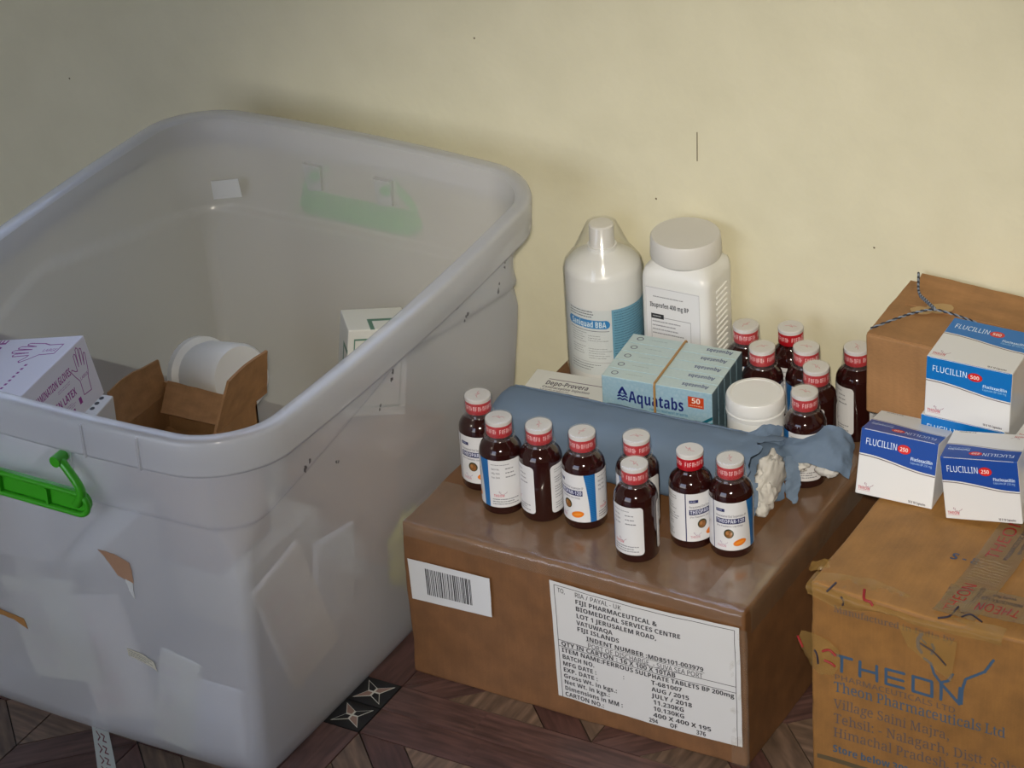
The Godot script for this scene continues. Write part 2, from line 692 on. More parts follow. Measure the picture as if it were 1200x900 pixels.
# ---------------------------------------------------------------- the floor
func floor_planks():
	var st := begin()
	plain_box(st, Vector3(-2.44, -0.12, WALL - 0.14), Vector3(2.84, -0.004, 3.54))
	var fm := mat(Color(0.06, 0.045, 0.04), 0.6)
	var fl := struct("floor", st.commit(), fm)
	var dark := []
	var light := []
	for k in 3:
		dark.append(wood(Color(0.33, 0.225, 0.205).lightened(0.03 * k), 40 + k))
		light.append(wood(Color(0.46, 0.375, 0.315).darkened(0.07 * k), 50 + k))
	var black := mat(Color(0.055, 0.055, 0.06), 0.4)
	var pinkish := mat(Color(0.56, 0.45, 0.40), 0.45)
	var pale := mat(Color(0.80, 0.80, 0.76), 0.45)
	var gap := 0.0007
	var pan := 0.23
	var ox := 0.003
	var oz := 0.118
	var band := 0.0895
	var pw := band / 2
	var big := 2 * pan + band
	for i in range(-2, 2):
		for j in range(-1, 2):
			var X := ox + i * big
			var Z := oz + j * big
			# four panels; in each, every side is two slanted planks around a small triangle
			for a in 2:
				for b in 2:
					var c := Vector2(X + pan * (a + 0.5), Z + pan * (b + 0.5))
					if c.x > 1.25 or c.x < -1.1 or c.y > 1.1 or c.y < WALL - 0.2:
						continue
					for s in 4:
						var rot := s * PI / 2
						var hw := pan / 2
						var q := 0.0555
						var L := func(u: float, v: float) -> Vector2: return c + Vector2(u, v).rotated(rot)
						piece(fl, [L.call(-hw + q, -hw), L.call(hw - q, -hw), L.call(0, -q)], light[(i + j + a + s + 9) % 3], rot + PI / 2, gap)
						piece(fl, [L.call(-hw, -hw), L.call(-hw + q, -hw), L.call(0, -q), L.call(0, 0)], dark[(i + b + s + 6) % 3], rot + PI / 4, gap)
						piece(fl, [L.call(hw, -hw), L.call(0, 0), L.call(0, -q), L.call(hw - q, -hw)], dark[(j + s + 7) % 3] if s % 2 == 0 else light[(j + s + 7) % 3], rot - PI / 4, gap)
			# two planks along x before the panels, two along z beside them, star tiles where they cross
			if Z - band > 1.1 or Z + 2 * pan < WALL:
				continue
			for k in 2:
				var zz := Z - band + pw * k
				piece(fl, [Vector2(X, zz), Vector2(X + 2 * pan, zz), Vector2(X + 2 * pan, zz + pw), Vector2(X, zz + pw)], dark[(i + 2 * k + j + 8) % 3], 0.0, gap)
				var xx := X - band + pw * k
				piece(fl, [Vector2(xx, Z), Vector2(xx + pw, Z), Vector2(xx + pw, Z + 2 * pan), Vector2(xx, Z + 2 * pan)], dark[(i + k + 2 * j + 10) % 3], PI / 2, gap)
				for l in 2:
					var p := Vector2(X - band + pw * l, Z - band + pw * k)
					var tile := piece(fl, [p, p + Vector2(pw, 0), p + Vector2(pw, pw), p + Vector2(0, pw)], black, 0.0, gap, "tile")
					star(tile, p + Vector2(pw, pw) / 2, pale, pinkish, black, (k + l) % 2)

func piece(fl: Node, pts: Array, m: Material, grain: float, gap: float, called := "plank") -> MeshInstance3D:
	var poly := PackedVector2Array()
	for q in pts:
		poly.append(Vector2(q.x, -q.y))
	if Geometry2D.is_polygon_clockwise(poly):
		poly.reverse()
	var inset := Geometry2D.offset_polygon(poly, -gap, Geometry2D.JOIN_MITER)
	if inset.size() > 0:
		poly = inset[0]
	var st := begin()
	# uv along the grain
	var mid := Vector2.ZERO
	for q in poly:
		mid += q / poly.size()
	var turned := PackedVector2Array()
	for q in poly:
		turned.append((q - mid).rotated(grain))
	var ax := Vector3(cos(grain), 0, sin(grain))
	var ay := Vector3(sin(grain), 0, -cos(grain))
	slab(st, turned, Vector3(mid.x, -0.004, -mid.y), ax, ay, 0.004, Rect2(-0.13 + rng.randf_range(0, 0.03), -0.03 + rng.randf_range(0, 0.01), 0.25, 0.07))
	return obj(called, st.commit(), m, fl)

func star(tile: Node, c: Vector2, pale: Material, pink: Material, black: Material, odd: int):
	var R := 0.0235
	var r := 0.0072
	for k in 4:
		var t := PI / 4 + k * PI / 2
		var tip := c + Vector2(R, 0).rotated(t)
		var a := c + Vector2(r, 0).rotated(t - PI / 4)
		var b := c + Vector2(r, 0).rotated(t + PI / 4)
		var mid := (tip + a + b + c) / 4
		var st := begin()
		slab(st, PackedVector2Array([Vector2(c.x, -c.y), Vector2(a.x, -a.y), Vector2(tip.x, -tip.y), Vector2(b.x, -b.y)]), Vector3(0, 0, 0), Vector3.RIGHT, Vector3.FORWARD, 0.0003)
		obj("star_edge", st.commit(), pale, tile)
		st = begin()
		var poly := PackedVector2Array()
		for q in [c, a, tip, b]:
			var v: Vector2 = mid + (q - mid) * (0.84 if q == tip else 0.80)
			poly.append(Vector2(v.x, -v.y))
		slab(st, poly, Vector3(0, 0.0003, 0), Vector3.RIGHT, Vector3.FORWARD, 0.0002)
		obj("star_point", st.commit(), pink if (k + odd) % 2 == 0 else black, tile)

# ---------------------------------------------------------------- the storage tub
const TC := Vector2(-0.2235, -0.02)

# plan outline: half sizes hx, hz with corner radius r and sides that bow out by b
func plan(hx: float, hz: float, r: float, b: float, n := 160) -> Array:
	var out := []
	var seg := n / 4
	for s in 4:
		for k in seg:
			var f := float(k) / seg
			# each quarter: half a side, the corner, half a side
			var q := Vector2.ZERO
			var nrm := Vector2.ZERO
			var A := hx if s % 2 == 0 else hz   # distance to the side we start on
			var B := hz if s % 2 == 0 else hx
			if f < 0.3:
				q = Vector2(A, (B - r) * f / 0.3)
				nrm = Vector2(1, 0)
			elif f < 0.7:
				var t := (f - 0.3) / 0.4 * PI / 2
				q = Vector2(A - r + r * cos(t), B - r + r * sin(t))
				nrm = Vector2(cos(t), sin(t))
			else:
				q = Vector2((A - r) * (1.0 - (f - 0.7) / 0.3), B)
				nrm = Vector2(0, 1)
			var bow := b * (nrm.x * nrm.x * (1.0 - pow(q.y / B, 2)) * nrm.x + 0.0)
			var bow2 := b * nrm.y * nrm.y * (1.0 - pow(q.x / A, 2)) * nrm.y
			q += Vector2(bow, bow2)
			var rot := s * PI / 2
			out.append([q.rotated(rot), nrm.rotated(rot)])
	return out

func step_at(p: Vector2) -> float:
	var side := clampf((absf(p.x) - 0.12) / 0.12, 0, 1)
	var along := 1.0 - clampf(absf(p.y) / 0.26, 0, 1)
	return lerpf(0.335, 0.395, side * along)

# one point of the wall: outward offset from the plan outline at height y
func wall_point(k: Array, y: float, off: float) -> Vector3:
	return Vector3(TC.x + k[0].x + k[1].x * off, y, TC.y + k[0].y + k[1].y * off)

func tub_ring(y: float, off: float) -> Array:
	# the sides lean outwards: size at height y
	var f := y / 0.45
	var hx := lerpf(0.187, 0.222, f)
	var hz := lerpf(0.257, 0.2885, f)
	var pl := plan(hx, hz, lerpf(lerpf(0.026, 0.013, smoothstep(0.0, 0.06, y)), 0.056, smoothstep(0.29, 0.37, y)), lerpf(0.004, 0.012, f))
	var out := []
	for k in pl:
		var st := step_at(k[0])
		var proud := 0.0055 * smoothstep(st - 0.004, st + 0.004, y)
		out.append(wall_point(k, y, off + proud))
	return out

func tub():
	var t := thing("storage_tub", "large frosted plastic storage tub with green handles standing against the wall", "storage tub", Vector3.ZERO)
	var prof := []   # (height, offset outwards), from the outer foot up over the rim and down inside
	for q in [[0.001, -0.016], [0.003, -0.008], [0.008, -0.002], [0.016, 0.0], [0.03, 0.001]]:
		prof.append(q)
	var heights := []
	for k in range(1, 11):
		heights.append(lerpf(0.03, 0.30, k / 10.0))
	for k in range(1, 38):
		heights.append(0.30 + 0.003 * k)
	for y in heights:
		prof.append([y, 0.001])
	var rim_from := prof.size() - 1
	for q in [[0.432, 0.002], [0.438, 0.004], [0.4435, 0.007], [0.4445, 0.012], [0.442, 0.0145], [0.412, 0.0155], [0.4085, 0.0160], [0.4085, 0.0182], [0.412, 0.0188], [0.444, 0.0172], [0.4475, 0.0160], [0.4492, 0.0140], [0.450, 0.0115], [0.4502, 0.008], [0.450, 0.0035], [0.4488, 0.0008], [0.4455, -0.0012], [0.436, -0.0018]]:
		prof.append(q)
	var rim_to := prof.size() - 2
	heights.reverse()
	for y in heights:
		prof.append([y, -0.0018])
	for q in [[0.018, -0.004], [0.010, -0.010], [0.006, -0.018]]:
		prof.append(q)
	var rings := []
	for q in prof:
		rings.append(tub_ring(q[0], q[1]))
	var st := begin()
	var n: int = rings[0].size()
	var pts := []
	for r in rings:
		var row := []
		for k in n + 1:
			row.append(r[(n - k) % n])
		pts.append(row)
	var rim_st := begin()
	st.set_smooth_group(0)
	rim_st.set_smooth_group(0)
	for i in pts.size() - 1:
		var to := rim_st if i >= rim_from and i < rim_to else st
		for k in n:
			for v in [pts[i][k], pts[i + 1][k + 1], pts[i][k + 1], pts[i][k], pts[i + 1][k], pts[i + 1][k + 1]]:
				to.set_uv(Vector2(float(k) / n, float(i) / pts.size()))
				to.add_vertex(v)
	rim_st.generate_normals()
	# floor of the tub, top and underside
	var ctr := Vector3(TC.x, 0.006, TC.y)
	var low := Vector3(TC.x, 0.001, TC.y)
	var li: Array = pts[pts.size() - 1]
	var lo: Array = pts[0]
	for k in n:
		for v in [ctr, li[k + 1], li[k]]:
			st.set_uv(Vector2.ZERO)
			st.add_vertex(v)
		for v in [low, lo[k], lo[k + 1]]:
			st.set_uv(Vector2.ZERO)
			st.add_vertex(v)
	st.generate_normals()
	obj("body", st.commit(), M.frosted, t)
	obj("rim", rim_st.commit(), M.rim, t)
	# ribs under the rim
	for e in [[-0.155, 0.30, 0], [-0.092, 0.297, 0], [-0.30, 0.30, 0], [0.018, 0.14, 1], [0.022, -0.02, 1], [0.02, -0.16, 1]]:
		st = begin()
		if e[2] == 0:
			plain_box(st, Vector3(e[0] - 0.001, 0.409, e[1] - 0.0), Vector3(e[0] + 0.001, 0.446, e[1] + 0.0035))
		else:
			plain_box(st, Vector3(e[0] - 0.0, 0.409, e[1] - 0.001), Vector3(e[0] + 0.0035, 0.446, e[1] + 0.001))
		obj("rim_rib", st.commit(), M.frosted, t)
	handle(t, 1.0)
	handle(t, -1.0)
	# white square sticker inside the far end
	var pl := begin()
	patch(pl, [[Vector3(-0.417, 0.372, -0.2935), Vector3(-0.381, 0.381, -0.2975)], [Vector3(-0.4145, 0.350, -0.292), Vector3(-0.377, 0.359, -0.296)]], 4, 4, 0.0003)
	obj("sticker", pl.commit(), M.paper, t).set_meta("label", "white square sticker inside the far end")
	tub_scraps(t)

func tub_front(x: float, y: float) -> float:
	var best := 0.0
	for q in tub_ring(y, 0.0012):
		if q.z > 0 and absf(q.x - x) < 0.008:
			best = maxf(best, q.z)
	return best

func scrap(t: Node, pts: Array, m: Material, called: String, lift := 0.0012):
	var st := begin()
	var rows := []
	for r in pts:
		var row := []
		for q in r:
			row.append(Vector3(q.x, q.y, tub_front(q.x, q.y) + lift))
		rows.append(row)
	patch(st, rows, 8, 8, 0.0004, 0.0008, 120.0)
	return obj(called, st.commit(), m, t)

func tub_scraps(t: Node):
	var beige := mat(Color(0.70, 0.54, 0.42), 0.6)
	var v := func(a: float, b: float) -> Vector2: return Vector2(a, b)
	scrap(t, [[v.call(-0.187, 0.271), v.call(-0.168, 0.270), v.call(-0.151, 0.264)], [v.call(-0.179, 0.260), v.call(-0.166, 0.257), v.call(-0.150, 0.254)], [v.call(-0.168, 0.243), v.call(-0.160, 0.240), v.call(-0.151, 0.237)]], beige, "torn_sticker").set_meta("label", "torn beige sticker scrap on the front")
	scrap(t, [[v.call(-0.1605, 0.241), v.call(-0.1515, 0.238)], [v.call(-0.158, 0.227), v.call(-0.1525, 0.226)], [v.call(-0.154, 0.218), v.call(-0.1525, 0.217)]], M.paper, "sticker_backing")
	scrap(t, [[v.call(-0.36, 0.147), v.call(-0.335, 0.143), v.call(-0.312, 0.141)], [v.call(-0.36, 0.134), v.call(-0.333, 0.136), v.call(-0.309, 0.128)]], mat(Color(0.66, 0.47, 0.26), 0.5), "tape_scrap").set_meta("label", "scrap of torn brown tape")
	var im := ink(256, 96, Color(0.83, 0.80, 0.72))
	greek(im, 10, 20, 230, 4, 18, 7, Color(0.25, 0.27, 0.2))
	scrap(t, [[v.call(-0.178, 0.145), v.call(-0.160, 0.142), v.call(-0.147, 0.136)], [v.call(-0.178, 0.135), v.call(-0.160, 0.131), v.call(-0.144, 0.124)]], paint(im, 0.6), "torn_label").set_meta("label", "torn remnant of a printed label")
	# dark scuffs on the side that faces the cartons
	var ink_m := mat(Color(0.36, 0.35, 0.37), 0.7)
	for s in [[0.16, 0.36, 0.010], [0.10, 0.33, 0.006], [-0.005, 0.372, 0.009], [0.02, 0.345, 0.006], [-0.13, 0.395, 0.011], [-0.15, 0.362, 0.008], [-0.22, 0.36, 0.009], [-0.24, 0.383, 0.007]]:
		for k in 3:
			var z: float = s[0] + rng.randf_range(-1, 1) * s[2] * 0.6
			var y: float = s[1] + rng.randf_range(-1, 1) * s[2] * 0.8
			var x := -1.0
			for q in tub_ring(y, 0.0015):
				if q.x > TC.x and absf(q.z - z) < 0.008:
					x = maxf(x, q.x)
			var poly := PackedVector2Array()
			for a in 7:
				poly.append(Vector2(z, y) + Vector2.from_angle(TAU * a / 7.0) * s[2] * rng.randf_range(0.12, 0.48) * Vector2(0.7, 0.9))
			var st := begin()
			slab(st, poly, Vector3(x, 0, 0), Vector3.BACK, Vector3.UP, -0.0003)
			obj("scuff", st.commit(), ink_m, t)

func handle(t: Node, way: float):
	var zc: float = 0.282 if way > 0 else -0.322
	var cx := -0.243
	var half := 0.078
	var h := Node3D.new()
	h.name = "handle"
	if t.has_node("handle"):
		h.name = "handle_001"
	t.add_child(h)
	h.position = Vector3(cx, 0, zc)
	if way < 0:
		h.rotation.y = PI
	var top := 0.392
	var low := 0.336
	# a bar with a raised lip and two bent arms, flat section
	for s in [-1.0, 1.0]:
		var st := begin()
		var path := smooth_path([Vector3(s * 0.047, top, 0.012), Vector3(s * 0.056, top - 0.006, 0.014), Vector3(s * 0.070, top - 0.022, 0.016), Vector3(s * 0.072, top - 0.033, 0.016), Vector3(s * 0.064, top - 0.046, 0.016)], 16)
		tube(st, path, 0.0048, 10)
		obj("arm", st.commit(), M.green, h)
		st = begin()
		tube(st, [Vector3(s * 0.047, top, -0.002), Vector3(s * 0.047, top, 0.019)], 0.0062, 14)
		obj("pivot", st.commit(), M.green, h)
	var bar := begin()
	var poly := PackedVector2Array()
	for k in 13:
		poly.append(Vector2(half - 0.012, low + 0.011) + Vector2.from_angle(-PI / 2 + PI * k / 12.0) * 0.012)
	for k in 13:
		poly.append(Vector2(-half + 0.012, low + 0.011) + Vector2.from_angle(PI / 2 + PI * k / 12.0) * 0.012)
	slab(bar, poly, Vector3(0, 0, 0.008), Vector3.RIGHT, Vector3.UP, 0.006)
	obj("grip", bar.commit(), M.green, h)
	bar = begin()
	var loop := []
	for q in poly:
		loop.append(Vector3(q.x, q.y, 0.016))
	tube(bar, loop, 0.0032, 8, true)
	obj("grip_lip", bar.commit(), M.green, h)
	for s in [-0.0295, 0.0295]:
		var w := begin()
		plain_box(w, Vector3(s - 0.0015, low + 0.002, 0.012), Vector3(s + 0.0015, low + 0.02, 0.019))
		obj("grip_web", w.commit(), M.green, h)
	# hinge brackets moulded on the tub
	for s in [-1.0, 1.0]:
		var b := begin()
		slab(b, PackedVector2Array([Vector2(-0.012, -0.014), Vector2(0.006, -0.017), Vector2(0.012, 0.016), Vector2(-0.012, 0.016)]), Vector3(s * 0.047, top, -0.008), Vector3.RIGHT, Vector3.UP, 0.012)
		obj("hinge", b.commit(), M.frosted, h)

func hand_outline(c: Vector2, s: float, turn: float) -> Array:
	var raw := [[-14, 60], [-16, 20], [-30, 2], [-40, -14], [-36, -20], [-24, -10], [-16, -8], [-18, -50], [-13, -54], [-9, -50], [-7, -16], [-5, -62], [0, -66], [4, -62], [5, -16], [9, -56], [13, -59], [17, -55], [15, -12], [21, -40], [25, -42], [28, -38], [24, 6], [18, 24], [18, 60], [-14, 60]]
	var out := []
	for q in raw:
		out.append(c + Vector2(q[0], q[1]).rotated(turn) * s)
	return out

func tub_contents():
	# box of examination gloves, lying tilted
	var im := ink(1024, 1024, Color(0.87, 0.85, 0.87))
	var pur := Color(0.56, 0.16, 0.50)
	# upper half: the top face (front of the box at the bottom edge); lower half: the long side
	stroke(im, hand_outline(Vector2(330, 95), 2.0, -PI / 2), 5, pur)
	write(im, 366, 106, "LARGE", 26, pur, "sans")
	write(im, 40, 30, "GLOVES", 70, pur, "bold", 0, 3)
	dot(im, 170, 330, 62, 120, Color(0.72, 0.69, 0.66))
	dot(im, 170, 330, 52, 108, Color(0.80, 0.76, 0.72))
	for k in 12:
		rect(im, 350, 190 + k * 26, 14, 13, pur)
	write(im, 285, 690, "EXAMINATION GLOVES", 84, pur, "bold", 480)
	write(im, 330, 850, "EXAMEN LATEX", 84, pur, "bold", 420)
	greek(im, 560, 720, 180, 2, 16, 6, Color(0.7, 0.5, 0.68))
	greek(im, 560, 876, 150, 3, 16, 6, Color(0.7, 0.5, 0.68))
	stroke(im, hand_outline(Vector2(875, 735), 2.9, 0.12), 6, pur)
	write(im, 830, 790, "LARGE", 34, pur, "sans")
	rect(im, 640, 930, 34, 52, pur)
	rect(im, 740, 890, 34, 52, pur)
	var fuv := {4: [Vector2(0, 0), Vector2(0.5, 0), Vector2(0, 0.5)], 2: [Vector2(0, 0.5), Vector2(1, 0), Vector2(0, 0.5)], 0: [Vector2(0.4, 0.3), Vector2(0.02, 0), Vector2(0, 0.02)], 1: [Vector2(0.4, 0.3), Vector2(0.02, 0), Vector2(0, 0.02)], 3: [Vector2(0.4, 0.3), Vector2(0.02, 0), Vector2(0, 0.02)], 5: [Vector2(0.4, 0.3), Vector2(0.02, 0), Vector2(0, 0.02)]}
	var g := thing("glove_box", "white box of examination gloves with purple hand outlines tilted inside the tub", "glove box")
	var st := begin()
	rbox(st, 0.12, 0.07, 0.16, 0.0015, 1, [0, 1, 2, 3, 4, 5], fuv)
	var b := obj("box", st.commit(), paint(im, 0.5), g)
	b.position = Vector3(-0.12, -0.07, 0.16)
	g.basis = Basis(Vector3.UP, deg_to_rad(6.5)) * Basis(Vector3.BACK, deg_to_rad(13.0))
	g.position = Vector3(-0.3265, 0.385, 0.0755)
	# small white box with a dotted print
	im = ink(256, 256, Color(0.84, 0.83, 0.81))
	for i in 4:
		for j in 4:
			if i + j < 6:
				dot(im, 150 + i * 24, 12 + j * 17, 8, 5, Color(0.15, 0.15, 0.16))
	dot(im, 150, 92, 34, 17, Color(0.13, 0.15, 0.14))
	dot(im, 156, 88, 9, 5, Color(0.7, 0.7, 0.7))
	var d := thing("printed_box", "low white box with printed black dots beside the glove box", "box", Vector3(-0.385, 0.175, 0.208), deg_to_rad(9.0))
	var side := [Vector2(0.02, 0.02), Vector2(0.05, 0), Vector2(0, 0.05)]
	obj("box", box_mesh(0.078, 0.11, 0.165, 0.0015, {0: side, 1: side, 2: side, 3: side, 5: side, 4: [Vector2(0, 0), Vector2(1, 0), Vector2(0, 1)]}), paint(im, 0.5), d)
	var s := thing("support_carton", "plain white carton under the glove box seen through the frosted side", "carton", Vector3(-0.385, 0.0075, 0.175), 0.05)
	obj("box", box_mesh(0.10, 0.16, 0.13, 0.002), M.board, s)
	# opened brown carton
	var c := thing("open_carton", "opened brown cardboard carton with raised flaps inside the tub", "carton", Vector3(-0.283, 0.08, -0.02))
	var th := 0.003
	st = begin()
	plain_box(st, Vector3(-0.062, 0, -0.05), Vector3(-0.062 + th, 0.15, 0.05))
	plain_box(st, Vector3(0.062 - th, 0, -0.05), Vector3(0.062, 0.17, 0.05))
	plain_box(st, Vector3(-0.062, 0, -0.05), Vector3(0.062, 0.165, -0.05 + th))
	plain_box(st, Vector3(-0.062, 0, 0.05 - th), Vector3(0.062, 0.15, 0.05))
	plain_box(st, Vector3(-0.062, 0, -0.05), Vector3(0.062, th, 0.05))
	obj("body", st.commit(), M.kraft_pale, c)
	var fl := begin()
	patch(fl, [[Vector3(0.066, 0.222, 0.0), Vector3(0.066, 0.224, -0.035), Vector3(0.068, 0.222, -0.072)], [Vector3(0.062, 0.17, 0.03), Vector3(0.062, 0.17, -0.02), Vector3(0.064, 0.17, -0.068)]], 8, 6, 0.003, 0.001)
	obj("flap", fl.commit(), M.kraft_pale, c)
	fl = begin()
	patch(fl, [[Vector3(-0.066, 0.192, -0.048), Vector3(-0.074, 0.195, 0.0), Vector3(-0.078, 0.19, 0.03)], [Vector3(-0.062, 0.15, -0.05), Vector3(-0.062, 0.15, 0.0), Vector3(-0.062, 0.15, 0.048)]], 8, 6, 0.003, 0.001)
	obj("flap", fl.commit(), M.kraft_pale, c)
	fl = begin()
	patch(fl, [[Vector3(-0.055, 0.168, -0.048), Vector3(0.055, 0.168, -0.048)], [Vector3(-0.05, 0.142, -0.022), Vector3(0.05, 0.142, -0.026)]], 8, 5, 0.003, 0.001)
	obj("flap", fl.commit(), M.kraft_pale, c)
	fl = begin()
	patch(fl, [[Vector3(-0.052, 0.118, -0.03), Vector3(0.0, 0.124, -0.03), Vector3(0.05, 0.122, -0.03)], [Vector3(-0.052, 0.10, 0.04), Vector3(0.0, 0.105, 0.04), Vector3(0.05, 0.104, 0.04)]], 12, 8, 0.003, 0.005, 40.0)
	obj("inner_sheet", fl.commit(), M.kraft_pale, c)
	# round white plastic pot lying on its side behind the carton
	var p := thing("plastic_pot", "white plastic pot lying on its side behind the opened carton", "pot", Vector3(-0.354, 0.212, -0.143))
	st = begin()
	lathe(st, [Vector2(0, 0.0), Vector2(0.030, 0.0), Vector2(0.033, 0.002), Vector2(0.040, 0.002), Vector2(0.043, 0.004), Vector2(0.043, 0.013), Vector2(0.040, 0.015), Vector2(0.036, 0.017), Vector2(0.039, 0.03), Vector2(0.039, 0.085), Vector2(0.036, 0.09), Vector2(0, 0.09)], 36)
	var pot := obj("body", st.commit(), M.white, p)
	pot.basis = Basis(Vector3.UP, deg_to_rad(-18)) * Basis(Vector3.BACK, deg_to_rad(-72))
	# white box with a green frame line
	im = ink(256, 256, Color(0.86, 0.86, 0.83))
	frame(im, 26, 26, 204, 204, 5, Color(0.35, 0.5, 0.42))
	var w := thing("framed_box", "white box with a thin green frame line behind the tub's long side", "box", Vector3(-0.194, 0.164, -0.195), deg_to_rad(42))
	w.rotation.z = deg_to_rad(-7)
	obj("box", box_mesh(0.07, 0.112, 0.05, 0.0015, {0: [Vector2(0, 0), Vector2(1, 0), Vector2(0, 1)]}), paint(im, 0.5), w)
	var wb := thing("support_carton", "brown carton low in the tub under the framed box", "carton", Vector3(-0.25, 0.0065, -0.15), 0.0)
	obj("box", box_mesh(0.15, 0.15, 0.11, 0.002), M.kraft_pale, wb)
	var wc := thing("support_carton", "flat white carton low in the tub under the opened carton", "carton", Vector3(-0.36, 0.0065, 0.025), 0.0)
	obj("box", box_mesh(0.16, 0.072, 0.16, 0.002), M.board, wc)
	# packets leaning against the near side, seen dimly through it
	var looks := []
	for k in 3:
		im = ink(256, 256, [Color(0.84, 0.84, 0.76), Color(0.82, 0.82, 0.83), Color(0.86, 0.83, 0.78)][k])
		for j in 5:
			write(im, 20 + 12 * (j % 2), 60 + j * 42, ["P 4 0 5", "K 7 1 2", "N 0 8 3"][k], 34, [Color(0.55, 0.25, 0.5), Color(0.4, 0.42, 0.62), Color(0.65, 0.28, 0.32)][k], "sans")
		looks.append(paint(im, 0.5))
	var spots := [[-0.335, 0.04, 0.226, 0.10, 0.125, -0.05, 0.22, 0], [-0.255, 0.012, 0.226, 0.085, 0.15, 0.04, 0.25, 2], [-0.185, 0.010, 0.226, 0.05, 0.12, 0.02, -0.2, 0], [-0.142, 0.014, 0.224, 0.075, 0.085, 0.02, 0.0, 1], [-0.070, 0.03, 0.12, 0.08, 0.16, 1.45, 0.3, 2], [-0.112, 0.024, 0.015, 0.07, 0.11, 1.5, -0.15, 1]]
	var says := ["white packet with purple marks leaning at the tub's near corner", "tall cream packet in the middle of the tub's near end", "narrow white packet beside the tall cream packet", "small white folded card low in the tub's near end", "cream packet leaning on the tub's long side", "pale packet lying behind the tub's long side"]
	for k in spots.size():
		var q: Array = spots[k]
		var pk := thing("packet", says[k], "packet", Vector3(q[0], q[1], q[2]), q[5], "packets in the tub")
		pk.rotation.z = q[6]
		st = begin()
		rbox(st, q[3], q[4], 0.008, 0.003, 4, [0, 1, 2, 3, 4, 5], {0: [Vector2(0, 0), Vector2(1, 0), Vector2(0, 1)], 1: [Vector2(0, 0), Vector2(1, 0), Vector2(0, 1)]})
		obj("sleeve", st.commit(), looks[q[7]], pk)
	var yb := thing("yellow_bag", "small yellow bag pressed against the tub's long side near the floor", "bag", Vector3(-0.066, 0.07, -0.115))
	st = begin()
	blob(st, Vector3.ZERO, Vector3(0.016, 0.05, 0.04), 0.3, 30.0)
	obj("bag", st.commit(), mat(Color(0.80, 0.75, 0.25), 0.5), yb)

# ---------------------------------------------------------------- the cartons
func dent(amount: float, s: float) -> Callable:
	return func(p: Vector3) -> Vector3:
		var q := p * 9.0 + Vector3.ONE * s
		return p + Vector3(noise.get_noise_3dv(q), noise.get_noise_3dv(q + Vector3(17, 3, 1)) * 0.8, noise.get_noise_3dv(q + Vector3(2, 29, 11))) * amount + Vector3(noise.get_noise_3dv(q * 5.0), 0.0, noise.get_noise_3dv(q * 5.0 + Vector3(7, 7, 7))) * amount * 0.2

